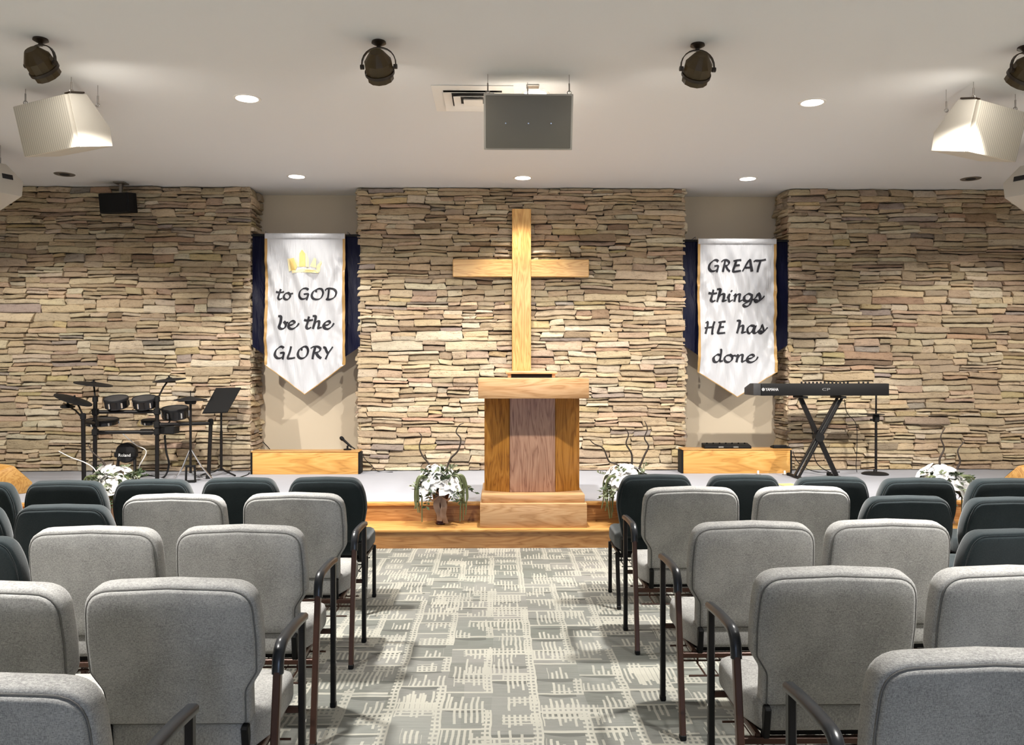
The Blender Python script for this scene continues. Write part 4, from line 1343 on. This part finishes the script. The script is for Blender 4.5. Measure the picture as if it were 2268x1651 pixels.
# ---- flowers
def flowers(px, py, d, label, seed, twigs, wide=0.2, base_z=ZT, tall=1.0):
    rnd = random.Random(seed)
    p = at(px, py, d)
    root = empty('flower_arrangement', (p.x, p.y, base_z))
    tag(root, label, 'flowers', 'white flower arrangements along the stage')
    H = 0.30
    MB().lathe([(0.040, 0.0), (0.046, 0.01), (0.036, 0.03), (0.040, 0.08), (0.062, 0.20), (0.082, 0.285), (0.085, 0.30), (0.076, 0.30), (0.055, 0.2)], 22, capt=False).build('vase', M['vase'], root)
    bw = MB()
    # ribbon: bow loops and two hanging tails in front of the vase
    for sx in (-1, 1):
        P = spline([(0, -0.088, 0.27), (sx * 0.06, -0.115, 0.31), (sx * 0.10, -0.11, 0.27), (sx * 0.06, -0.105, 0.225), (0, -0.09, 0.262)], 5)
        vs = []
        for q in P: vs += [q + Vector((0, -0.022, 0.012)), q + Vector((0, 0.018, -0.014))]
        bw.add(vs, [(2 * i, 2 * i + 2, 2 * i + 3, 2 * i + 1) for i in range(len(P) - 1)])
    for sx, l in ((-0.3, 0.02), (0.35, 0.0)):
        P = spline([(sx * 0.03, -0.092, 0.27), (sx * 0.10, -0.10, 0.18), (sx * 0.05 + 0.01, -0.085, 0.10), (sx * 0.09 + 0.02, -0.07, 0.02 + l)], 6)
        vs = []
        for i, q in enumerate(P):
            w = 0.030 * (1 - 0.25 * i / len(P))
            a = 0.6 * math.sin(i * 0.45)
            vs += [q + Vector((-w, 0.018 * a, 0)), q + Vector((w, -0.018 * a, 0))]
        bw.add(vs, [(2 * i, 2 * i + 2, 2 * i + 3, 2 * i + 1) for i in range(len(P) - 1)])
    bw.build('ribbon_bow', M['ribbon'], root, smooth=60)
    # blossoms
    def blossom(c, r, tilt, yaw):
        mb = MB()
        R0 = Matrix.Translation(c) @ Matrix.Rotation(yaw, 4, 'Z') @ Matrix.Rotation(tilt, 4, 'X')
        for ring, (n, ln, lift) in enumerate(((6, 1.0, 0.10), (5, 0.72, 0.32))):
            for k in range(n):
                a = 2 * math.pi * (k + 0.5 * ring) / n + rnd.uniform(-0.15, 0.15)
                L = r * ln * rnd.uniform(0.85, 1.1); w = L * 0.36
                pts = []
                for t, ww in ((0.05, 0.25), (0.3, 0.85), (0.55, 1.0), (0.8, 0.7), (1.0, 0.06)):
                    zz = L * (lift * math.sin(t * 2.2) - 0.22 * t * t) + 0.01 * ring
                    for sg in (-1, 0, 1):
                        x = L * t; y = sg * w * ww
                        pts.append((x * math.cos(a) - y * math.sin(a), x * math.sin(a) + y * math.cos(a), zz + (0.0 if sg == 0 else 0.05 * L)))
                fs = []
                for i in range(4):
                    for j in range(2):
                        fs.append((i * 3 + j, i * 3 + j + 1, (i + 1) * 3 + j + 1, (i + 1) * 3 + j))
                mb.add(pts, fs, R0)
        b = mb.build('blossom', M['petal'], root, smooth=60)
        ctr = MB()
        for k in range(5):
            ctr.lathe([(0.0, 0.012), (0.006, 0.014), (0.007, 0.022), (0.0, 0.028)], 6, R0 @ Matrix.Translation((0.008 * math.cos(k * 1.26), 0.008 * math.sin(k * 1.26), 0)), False, False)
        ctr.build('flower_center', M['leaf_pale'], b)
    spots = [(-0.085, -0.11, 0.38), (0.075, -0.13, 0.36), (-0.03, -0.07, 0.46), (-0.13, 0.01, 0.43), (0.09, 0.02, 0.43), (0.0, 0.09, 0.44)]
    for i, (x, y, z) in enumerate(spots):
        c = Vector((x * wide / 0.2, y, z * tall))
        ax = Vector((x, y, 0.10)).normalized()
        blossom(c, rnd.uniform(0.085, 0.115), 0, 0) if False else None
        q = ax.to_track_quat('Z', 'Y').to_euler()
        R = q.to_matrix().to_4x4()
        # reuse the blossom builder with its own frame
        before = len(root.children)
        blossom(Vector((0, 0, 0)), rnd.uniform(0.105, 0.135), 0, rnd.uniform(0, 6))
        b = root.children[-1] if False else [k for k in root.children if k.name.startswith('blossom')][-1]
        b.matrix_local = Matrix.Translation(c) @ R
    # leaf sprays
    def spray(name, n, mat, rad, zr, ll, seed2):
        r2 = random.Random(seed2)
        mb = MB()
        for k in range(n):
            a = r2.uniform(0, 2 * math.pi)
            el = r2.uniform(zr[0], zr[1])
            o0 = Vector((math.cos(a) * 0.05, math.sin(a) * 0.05, 0.36))
            dr = Vector((math.cos(a) * math.cos(el), math.sin(a) * math.cos(el), math.sin(el)))
            L = r2.uniform(rad * 0.6, rad)
            for q in range(7):
                t = 0.35 + 0.65 * q / 6
                c = o0 + dr * L * t - Vector((0, 0, 0.08 * t * t))
                for sg in (-1, 1):
                    sd = dr.cross(Vector((r2.uniform(-.3, .3), r2.uniform(-.3, .3), 1))).normalized() * sg
                    tip = c + (sd * 0.75 + dr * 0.6) * ll * r2.uniform(0.7, 1.2)
                    mid = (c + tip) / 2
                    nn = (tip - c).cross(dr).normalized() * 0.0; wv = (tip - c).cross(Vector((r2.uniform(-1, 1), r2.uniform(-1, 1), r2.uniform(0.2, 1)))).normalized() * ll * 0.20
                    mb.add([c, mid + wv, tip, mid - wv], [(0, 1, 2, 3)])
            mb.tube([o0, o0 + dr * L * 0.5 - Vector((0, 0, 0.02)), o0 + dr * L - Vector((0, 0, 0.08))], 0.002, 4)
        return mb.build(name, mat, root, smooth=0)
    spray('foliage', 22, M['leaf'], 0.26, (-0.5, 1.0), 0.060, seed + 1)
    spray('foliage', 15, M['leaf_pale'], 0.27, (-0.2, 1.3), 0.048, seed + 2)
    # hanging tendrils on both sides
    for k in range(14):
        sx = -1 if k % 2 else 1
        x = sx * rnd.uniform(0.13, 0.235); y = rnd.uniform(-0.12, 0.05)
        low = rnd.uniform(0.03, 0.2)
        P = spline([(sx * 0.05, y * 0.5, 0.40), (x * 0.8, y, 0.43), (x, y, 0.36), (x * 1.03 + rnd.uniform(-.01, .01), y, 0.24), (x + rnd.uniform(-.02, .02), y, low)], 5)
        n = len(P)
        MB().tube(P, [0.0115 * (1 - 0.6 * i / n) for i in range(n)], 5).build('tendril', M['tendril'], root)
    for tw in twigs:
        P = spline([Vector(q) for q in tw], 6)
        n = len(P)
        MB().tube(P, [0.009 * (1 - 0.8 * i / n) + 0.0015 for i in range(n)], 6).build('curly_twig', M['twig'], root)
    return root
TW1 = [[(-0.06, 0.0, 0.40), (-0.10, 0, 0.52), (-0.16, 0, 0.60), (-0.185, 0, 0.68), (-0.165, 0, 0.76), (-0.19, 0, 0.80)],
       [(0.04, 0.0, 0.42), (0.08, 0, 0.56), (0.15, 0, 0.64), (0.175, 0, 0.74), (0.135, 0, 0.80), (0.16, 0, 0.86), (0.20, 0, 0.88)]]
flowers(976, 1157, 7.27, 'white flower arrangement on the step left of the pulpit', 5, TW1)
TW2 = [[(-0.03, 0, 0.42), (-0.10, 0, 0.52), (-0.17, 0, 0.55), (-0.22, 0, 0.66), (-0.30, 0, 0.70), (-0.34, 0, 0.74)],
       [(0.02, 0, 0.44), (0.03, 0, 0.60), (-0.02, 0, 0.70), (0.0, 0, 0.78), (-0.03, 0, 0.84)],
       [(0.08, 0, 0.46), (0.14, 0, 0.60), (0.175, 0, 0.68), (0.14, 0, 0.75), (0.165, 0, 0.83), (0.14, 0, 0.90)]]
flowers(1392, 1157, 7.27, 'white flower arrangement on the step right of the pulpit, half behind a teal chair', 9, TW2, 0.24, tall=1.02)
TW3 = [[(-0.05, 0, 0.42), (-0.12, 0, 0.55), (-0.2, 0, 0.62), (-0.25, 0, 0.70)]]
flowers(258, 1160, 7.27, 'white flower arrangement on the step in front of the drum kit', 13, TW3, 0.22)
TW4 = [[(0.0, 0, 0.44), (-0.02, 0, 0.56), (0.02, 0, 0.66), (-0.01, 0, 0.76), (0.03, 0, 0.84)], [(0.10, 0, 0.44), (0.16, 0, 0.54), (0.14, 0, 0.64), (0.2, 0, 0.72)]]
flowers(2086, 1158, 7.27, 'white flower arrangement on the step right of the keyboard', 17, TW4, 0.24)

# ---- lettering on gear (plain sans)
def sans(name, s, w, loc, mat, parent, h=None):
    cu = bpy.data.curves.new('tmp_text', 'FONT')
    cu.body = s; cu.size = 1.0; cu.extrude = 0.0
    to = bpy.data.objects.new('tmp_text', cu)
    COL.objects.link(to)
    dg = bpy.context.evaluated_depsgraph_get()
    me = bpy.data.meshes.new_from_object(to.evaluated_get(dg))
    bpy.data.objects.remove(to)
    xs = [v.co.x for v in me.vertices]; ys = [v.co.y for v in me.vertices]
    x0, x1, y0, y1 = min(xs), max(xs), min(ys), max(ys)
    k = w / (x1 - x0)
    kh = k if h is None else h / (y1 - y0)
    for v in me.vertices:
        v.co = Vector(((v.co.x - (x0 + x1) / 2) * k, 0, (v.co.y - (y0 + y1) / 2) * kh))
    me.materials.clear(); me.materials.append(mat)
    me.name = name
    o = bpy.data.objects.new(name, me)
    COL.objects.link(o); o.parent = parent; o.location = loc
    return o

# ---- keyboard on its X stand
def keyboard():
    d = 8.95
    a = at(1686, 850, d); b = at(1972, 877, d)
    w = b.x - a.x; h = a.z - b.z
    c = Vector(((a.x + b.x) / 2, a.y, b.z))
    root = empty('stage_keyboard', c)
    tag(root, 'black stage keyboard seen from behind on the crossed stand', 'keyboard')
    body = MB().prism([(0.0, 0.0), (0.33, 0.0), (0.33, h * 0.55), (0.16, h * 0.62), (0.13, h), (0.0, h)], -w / 2, w / 2, None, 0.006).build('body', M['black'], root)
    MB().prism([(0.0, 0.004), (0.335, 0.004), (0.335, h * 0.62), (0.13, h + 0.002), (0.0, h + 0.002)], -w / 2 - 0.085, -w / 2 - 0.001, None, 0.008).build('end_block', M['mesh_head'], root)
    ky = MB()
    n = 52
    for i in range(n):
        x = -w / 2 + 0.03 + (w - 0.06) * (i + 0.5) / n
        ky.box((x, 0.245, h * 0.60 + 0.006), ((w - 0.06) / n - 0.0012, 0.14, 0.014))
    ky.build('white_keys', M['trim_white'], root)
    kb = MB()
    for i in range(n - 1):
        if i % 7 in (2, 6): continue
        x = -w / 2 + 0.03 + (w - 0.06) * (i + 1) / n
        kb.box((x, 0.222, h * 0.60 + 0.020), (0.011, 0.09, 0.016))
    kb.build('black_keys', M['black_gloss'], root)
    for k in range(13):
        x = -w / 2 + 0.46 + k * 0.042
        MB().lathe([(0.010, 0.0), (0.010, 0.016), (0.008, 0.020)], 10, Matrix.Translation((x, 0.07, h))).build('knob', M['black_gloss'], root)
    for k in range(3):
        MB().lathe([(0.010, 0.0), (0.010, 0.016), (0.008, 0.020)], 10, Matrix.Translation((w / 2 - 0.30 + k * 0.05, 0.07, h))).build('knob', M['black_gloss'], root)
    lw = 36 / F * d
    sans('lettering', 'YAMAHA', lw * 0.80, (-w / 2 + 0.115, -0.0015, h * 0.52), M['white_ink'], body, 0.030)
    lg = MB().lathe([(0.013, 0.0), (0.016, 0.0)], 20, Matrix.Translation((-w / 2 + 0.022, -0.0015, h * 0.52)) @ Matrix.Rotation(math.pi / 2, 4, 'X'), False, False)
    for q in range(3):
        t = q * math.pi / 3
        T = Matrix.Translation((-w / 2 + 0.022, -0.0015, h * 0.52)) @ Matrix.Rotation(t, 4, 'Y')
        lg.box((0, 0, 0), (0.003, 0.0004, 0.026), 0, T)
    lg.build('logo', M['white_ink'], body)
    sans('lettering', 'CP', 0.085, (-w / 2 + 0.70, -0.0015, h * 0.52), M['grey_ink'], body, 0.026)
    # X stand
    r2 = empty('keyboard_stand', (0, 0, 0))
    tag(r2, 'black crossed tube stand carrying the keyboard', 'keyboard stand')
    t0 = at(1786, 880, d); t1 = at(1872, 880, d); f0 = at(1775, 1060, d); f1 = at(1868, 1060, d)
    zf = ZS + 0.02
    zt = c.z - 0.028
    r2.location = ((f0.x + f1.x) / 2, a.y + 0.15, ZS)
    lx = lambda p: p.x - r2.location.x
    z0, z1 = 0.022, zt - ZS
    # pair of beams each way, a single one between them
    bm1 = MB()
    for off in (-0.026, 0.026):
        bm1.bar((lx(f0) + off, -0.02, z0), (lx(t1) + off, -0.02, z1), 0.022, 0.036, 0.004, up=(0, 1, 0))
    bm1.build('crossed_beam', M['black_tube'], r2)
    MB().bar((lx(f0) , -0.006, z0 + 0.02), (lx(t1) , -0.006, z1 - 0.02), 0.026, 0.006, 0.001, up=(0, 1, 0)).build('steel_strip', M['chrome'], r2)
    MB().bar((lx(f1), 0.024, z0), (lx(t0), 0.024, z1), 0.048, 0.036, 0.004, up=(0, 1, 0)).build('crossed_beam', M['black_tube'], r2)
    cxm = (lx(f0) + lx(t1) + lx(f1) + lx(t0)) / 4
    MB().lathe([(0.05, -0.05), (0.05, 0.05)], 20, Matrix.Translation((cxm, 0, (z0 + z1) / 2)) @ Matrix.Rotation(math.pi / 2, 4, 'X')).build('hinge', M['black'], r2)
    for q in (f0, f1):
        ft = MB().bar((lx(q), -0.20, 0.016), (lx(q), 0.22, 0.016), 0.034, 0.026, 0.004)
        for yy in (-0.20, 0.22): ft.box((lx(q), yy, 0.017), (0.05, 0.04, 0.034), 0.006)
        ft.build('foot', M['black'], r2)
    for q in (t0, t1):
        MB().bar((lx(q), -0.13, z1 + 0.010), (lx(q), 0.17, z1 + 0.010), 0.06, 0.026, 0.004).build('top_rest', M['black'], r2)
keyboard()

def mic_stand():
    d = 9.44
    p = at(1938, 1052, d)
    root = empty('microphone_stand', (p.x, p.y, ZS))
    tag(root, 'black microphone stand with a small tray behind the keyboard', 'microphone stand')
    MB().lathe([(0.145, 0.0), (0.145, 0.010), (0.12, 0.022), (0.02, 0.034), (0.014, 0.06)], 28).build('base', M['rubber'], root)
    top = at(1942, 868, d).z - ZS
    po = MB().tube([(0.01, 0, 0.03), (0.012, 0, 0.68)], 0.014, 10)
    po.tube([(0.012, 0, 0.66), (0.013, 0, top)], 0.010, 10)
    po.build('pole', M['black_tube'], root)
    cz = at(1942, 926, d).z - ZS
    MB().box((0.012, 0, cz - 0.005), (0.062, 0.06, 0.085), 0.01).tube([(-0.055, 0, cz - 0.02), (0.012, 0, cz - 0.02)], 0.010, 8).build('clamp', M['black'], root)
    MB().box((-0.05, -0.02, cz + 0.042), (0.25, 0.12, 0.010), 0.003).build('tray', M['black'], root)
    tp = MB().tube([(0.013, 0, top - 0.01), (-0.02, -0.02, top + 0.06), (-0.10, -0.05, top + 0.085)], 0.009, 8)
    tp.build('boom', M['black_tube'], root)
mic_stand()

# ---- music stand
def music_stand():
    d = 9.34
    p = at(490, 1054, d)
    root = empty('music_stand', (p.x, p.y, ZS))
    tag(root, 'black music stand with tilted desk right of the drum kit', 'music stand')
    L = lambda px, py, dd=d: at(px, py, dd) - root.location
    q = [L(449, 916, d - 0.12), L(504, 914, d - 0.10), L(534, 860, d + 0.12), L(479, 861, d + 0.10)]
    n = (q[1] - q[0]).cross(q[3] - q[0]).normalized()
    vs = q + [v + n * 0.012 for v in q]
    MB().add(vs, [(3, 2, 1, 0), (4, 5, 6, 7), (0, 1, 5, 4), (1, 2, 6, 5), (2, 3, 7, 6), (3, 0, 4, 7)]).build('desk', M['black'], root)
    e = q[0] * 0.5 + q[1] * 0.5
    back = n if n.y > 0 else -n
    lip = MB().bar(q[0] + back * 0.0, q[1] + back * 0.0, 0.06, 0.008, 0.002)
    lip.build('lip', M['black'], root)
    z1 = L(490, 900).z
    po = MB().tube([(0, 0, 0.06), (0, 0, 0.50)], 0.015, 10)
    po.tube([(0, 0, 0.48), (0, 0, z1)], 0.011, 10)
    po.build('pole', M['black_tube'], root)
    m = (q[0] + q[1] + q[2] + q[3]) / 4
    MB().tube([(0, 0, z1 - 0.02), (m.x * 0.5, 0.0, (z1 + m.z) / 2), tuple(m)], 0.014, 8).build('swivel', M['black'], root)
    MB().lathe([(0.010, -0.012), (0.010, 0.012)], 10, Matrix.Translation((0, -0.03, z1 + 0.01)) @ Matrix.Rotation(math.pi / 2, 4, 'X')).build('knob', M['chrome'], root)
    for a in (200, 330, 85):
        t = math.radians(a)
        MB().tube([(0.0, 0, 0.085), (0.07 * math.cos(t), 0.07 * math.sin(t), 0.05), (0.22 * math.cos(t), 0.22 * math.sin(t), 0.012)], 0.010, 8).build('leg', M['black_tube'], root)
music_stand()

# ---- electronic drum kit
def drum_kit():
    d = 8.72
    base = at(280, 1068, d)
    root = empty('electronic_drum_kit', (base.x, base.y, ZS))
    tag(root, 'black electronic drum kit on a tube rack on the stage', 'drum kit')
    def L(px, py, dd=d):
        return at(px, py, dd) - root.location
    def G(px, dd=d):
        q = at(px, 1000, dd) - root.location
        return Vector((q.x, q.y, 0.0))
    def post(pxt, pyt, pxb, dd, r=0.021):
        t = L(pxt, pyt, dd); b = G(pxb, dd)
        po = MB().tube([(b.x, b.y, 0.02), tuple(t)], r, 12).build('rack_post', M['black_tube'], root)
        MB().lathe([(0.032, 0.0), (0.030, 0.035), (0.022, 0.04)], 14, Matrix.Translation(b)).build('rubber_foot', M['rubber'], po)
        MB().lathe([(0.028, -0.03), (0.028, 0.02), (0.015, 0.03)], 14, Matrix.Translation(t)).build('top_cap', M['black'], po)
    post(211, 884, 210, d); post(348, 884, 348, d)
    post(184, 922, 186, d - 0.30); post(467, 934, 462, d + 0.35)
    def rail(a, b, r=0.019):
        MB().tube([tuple(a), tuple(b)], r, 12).build('rack_rail', M['black_tube'], root)
    rail(L(211, 913), L(348, 912)); rail(L(211, 958), L(348, 957))
    rail(L(348, 941), L(467, 938, d + 0.35)); rail(L(184, 935, d - 0.30), L(211, 938))
    cl = MB()
    for px, py in ((211, 913), (211, 958), (348, 912), (348, 957), (211, 938), (348, 941)):
        q = L(px, py); cl.box(tuple(q), (0.055, 0.065, 0.07), 0.01)
    cl.build('clamp', M['black'], root)
    def pad(px, py, dd, r, h, tilt, name='drum_pad', yaw=0):
        c = L(px, py, dd)
        T = Matrix.Translation(c) @ Matrix.Rotation(yaw, 4, 'Z') @ Matrix.Rotation(tilt, 4, 'X')
        o = MB().lathe([(r * 0.86, -h / 2), (r * 0.98, -h / 2 + 0.01), (r, h / 2 - 0.018)], 32, T, True, False).build(name, M['black_gloss'], root)
        MB().lathe([(r * 1.03, h / 2 - 0.02), (r * 1.05, h / 2), (r * 1.0, h / 2 + 0.008), (r * 0.95, h / 2 + 0.002)], 32, T, False, False).build('rim', M['rubber'], o)
        MB().lathe([(0.0, h / 2 + 0.001), (r * 0.96, h / 2 + 0.001)], 32, T, False, False).build('mesh_head', M['mesh_head'], o)
        lg = MB()
        for k in range(6):
            a = k * math.pi / 3 + 0.3
            lg.box((r * 1.01 * math.cos(a), r * 1.01 * math.sin(a), -0.005), (0.016, 0.016, h * 0.55), 0.004, T)
        lg.build('lug', M['chrome'], o)
        return o
    def arm(a, b, r=0.009, mat='chrome'):
        MB().tube([tuple(a), tuple(b)], r, 8).build('mount_arm', M[mat], root)
    pad(258, 893, d + 0.02, 0.118, 0.105, math.radians(14)); arm(L(240, 913), L(250, 897, d + 0.03))
    pad(321, 893, d + 0.02, 0.118, 0.105, math.radians(14)); arm(L(322, 912), L(321, 897, d + 0.03))
    pad(388, 916, d + 0.25, 0.135, 0.115, math.radians(10)); arm(L(372, 940, d + 0.1), L(384, 922, d + 0.25))
    pad(226, 936, d - 0.02 + 0.35, 0.165, 0.06, math.radians(6)); arm(L(211, 938), L(226, 938, d + 0.3))
    pad(332, 936, d + 0.42, 0.085, 0.05, math.radians(6)); arm(L(348, 941), L(334, 938, d + 0.4))
    # sound module
    c = L(371, 953, d + 0.12)
    m = MB().box(tuple(c), (0.20, 0.16, 0.075), 0.01).build('sound_module', M['black'], root)
    mk = MB()
    for k in range(6): mk.lathe([(0.008, 0), (0.008, 0.012)], 8, Matrix.Translation(c + Vector((-0.07 + k * 0.028, 0.0, 0.038))))
    mk.build('module_knob', M['chrome'], m)
    MB().box(tuple(L(325, 957, d + 0.05)), (0.15, 0.08, 0.06), 0.02).build('cable_bundle', M['black'], root)
    # cymbals
    def cymbal(px, py, dd, r, rx, ry, foot):
        c = L(px, py, dd)
        T = Matrix.Translation(c) @ Matrix.Rotation(ry, 4, 'Y') @ Matrix.Rotation(rx, 4, 'X')
        o = MB().lathe([(0.0, 0.020), (0.02, 0.018), (0.035, 0.006), (r * 0.7, 0.0), (r, -0.008), (r, -0.016), (r * 0.7, -0.010), (0.0, -0.010)], 36, T, False, False).build('cymbal', M['rubber'], root)
        MB().lathe([(0.010, 0.018), (0.010, 0.035), (0.004, 0.04)], 10, T).build('wing_nut', M['black'], o)
        if foot is not None:
            f = L(*foot)
            MB().tube([tuple(f), tuple((Vector(f) + c) / 2 + Vector((0.0, 0, 0.02))), tuple(c)], 0.009, 8).build('cymbal_boom', M['black_tube'], root)
    cymbal(207, 849, d + 0.1, 0.190, math.radians(2), math.radians(8), (211, 886, d))
    cymbal(375, 840, d + 0.3, 0.170, math.radians(5), math.radians(-5), (348, 886, d))
    cymbal(163, 884, d - 0.15, 0.185, math.radians(1), math.radians(20), (186, 925, d - 0.30))
    cymbal(150, 899, d - 0.05, 0.07, math.radians(8), math.radians(4), (186, 930, d - 0.30))
drum_kit()

def kick():
    d = 8.95
    p = at(281, 1050, d)
    root = empty('kick_pad', (p.x, p.y, ZS))
    tag(root, 'small round black kick drum pad with white maker lettering under the drum kit', 'drum pad')
    c = at(281, 1003, d) - root.location
    T = Matrix.Translation(c) @ Matrix.Rotation(math.pi / 2, 4, 'X')
    b = MB().lathe([(0.098, -0.05), (0.108, -0.03), (0.108, 0.03), (0.098, 0.042), (0.0, 0.044)], 32, T, True, False).build('pad_body', M['rubber'], root)
    MB().box((c.x, -0.02, c.z - 0.02), (0.235, 0.07, 0.055), 0.012).build('pad_clamp', M['black'], root)
    sans('lettering', 'Roland', 0.125, (c.x, c.y - 0.0575, c.z - 0.022), M['white_ink'], b)
    for s in (-1, 1):
        MB().tube([(s * 0.085, 0, c.z - 0.03), (s * 0.095, -0.02, 0.10), (s * 0.105, -0.06, 0.012)], 0.016, 8).build('leg', M['black_tube'], root)
    MB().box((0, -0.02, 0.05), (0.16, 0.06, 0.02), 0.004).build('cross_bar', M['black'], root)
kick()

def hihat():
    d = 8.75
    p = at(422, 1070, d)
    root = empty('hi_hat_stand', (p.x, p.y, ZS))
    tag(root, 'black hi-hat stand with pedal and flat cymbal beside the music stand', 'hi-hat stand')
    L = lambda px, py, dd=d: at(px, py, dd) - root.location
    zc = L(423, 884).z; zt = L(423, 866).z
    MB().tube([(0, 0, 0.10), (0, 0, zc - 0.03)], 0.013, 10).tube([(0, 0, zc - 0.05), (0, 0, zt)], 0.005, 8).build('pole', M['black_tube'], root)
    MB().lathe([(0.0, 0.03), (0.035, 0.022), (0.165, -0.006), (0.165, -0.018), (0.0, -0.010)], 36, Matrix.Translation((0, 0, zc)), False, False).build('cymbal', M['rubber'], root)
    MB().lathe([(0.05, -0.055), (0.06, -0.03), (0.045, -0.006), (0.0, -0.004)], 20, Matrix.Translation((0, 0, zc)), True, False).build('clutch', M['black'], root)
    pd = MB()
    for s in (-1, 1): pd.bar((s * 0.048, 0.0, 0.02), (s * 0.044, 0.0, 0.165), 0.014, 0.03, 0.003, up=(0, 1, 0))
    pd.box((0, 0, 0.172), (0.10, 0.04, 0.022), 0.004).box((0, 0.0, 0.012), (0.11, 0.05, 0.022), 0.004)
    pd.build('pedal_frame', M['black'], root)
    MB().bar((0, 0.26, 0.02), (0, 0.01, 0.10), 0.07, 0.012, 0.003).build('pedal', M['chrome'], root)
    for s in (-1, 1):
        MB().tube([(0, 0, 0.36), (s * 0.10, 0.05, 0.16), (s * 0.20, 0.10, 0.012)], 0.009, 8).build('leg', M['chrome'], root)
hihat()

# ---- cables
def cable(pts, r, label, mat='black', per=6):
    P = spline(pts, per)
    o0 = Vector(P[0])
    o = MB().tube([p - o0 for p in P], r, 6).build('cable', M[mat], None, smooth=60)
    o.location = o0
    tag(o, label, 'cable', 'cables on the stage')
zf = ZS + 0.006
def st(px, py):
    q = onZ(px, py, zf); return q
cable([(onY(573, 945, 10.2)), (onY(580, 975, 10.18)), (onY(600, 1000, 10.1)), Vector((onY(608, 1020, 10.0).x, 10.0, zf))], 0.005, 'thin black cable hanging in the left niche behind the oak box')
cable([at(803, 1006, 9.58), at(809, 1018, 9.54), at(822, 1030, 9.4), st(838, 1045), st(870, 1046)], 0.004, 'thin black cable trailing from the right end of the left oak box')
cable([at(1756, 1000, 9.52), at(1764, 1020, 9.45), at(1782, 1036, 9.4), st(1812, 1046), st(1860, 1046)], 0.005, 'thin black cable trailing from the right end of the right oak box')
cable([at(1772, 876, 9.32), at(1786, 920, 9.45), at(1800, 960, 9.45), at(1801, 1000, 9.45), at(1812, 1030, 9.45), st(1840, 1048)], 0.005, 'thin black cable hanging from the left of the keyboard')
cable([at(1870, 885, 9.16), at(1876, 915, 9.18), at(1896, 940, 9.2), at(1898, 990, 9.3), at(1896, 1030, 9.35), st(1898, 1046)], 0.004, 'thin black cable hanging between the keyboard and the microphone stand')
cable([at(365, 964, 8.84), at(368, 1000, 8.84), at(374, 1030, 8.86), st(362, 1058), st(330, 1054), st(306, 1058)], 0.010, 'thick black cable dropping from the drum sound module to the stage')
cable([at(268, 958, 8.75), at(300, 985, 8.9), at(324, 1000, 8.9), at(310, 1030, 8.9), st(300, 1056)], 0.005, 'white cable looping below the drum pads', 'trim_white')
cable([at(130, 1000, 8.2), at(158, 1014, 8.2), at(190, 1026, 8.2), at(212, 1044, 8.2), st(226, 1090)], 0.005, 'thin white cable slanting across the legs of the drum rack', 'trim_white')
cable([st(495, 1078), st(515, 1066), st(530, 1058), st(548, 1052), st(552, 1047)], 0.005, 'thin black cable lying on the stage right of the music stand')
# glazed doors in the back wall, behind the camera
dm = MB()
for x in (D0 + 0.04, (D0 + D1) / 2, D1 - 0.04): dm.box((x, YB - 0.05, DH / 2), (0.08, 0.06, DH))
for z in (0.08, DH - 0.05): dm.box(((D0 + D1) / 2, YB - 0.05, z), (D1 - D0, 0.05, 0.12))
struct('door_1', dm, M['bronze'], 'glazed double door in the back wall')
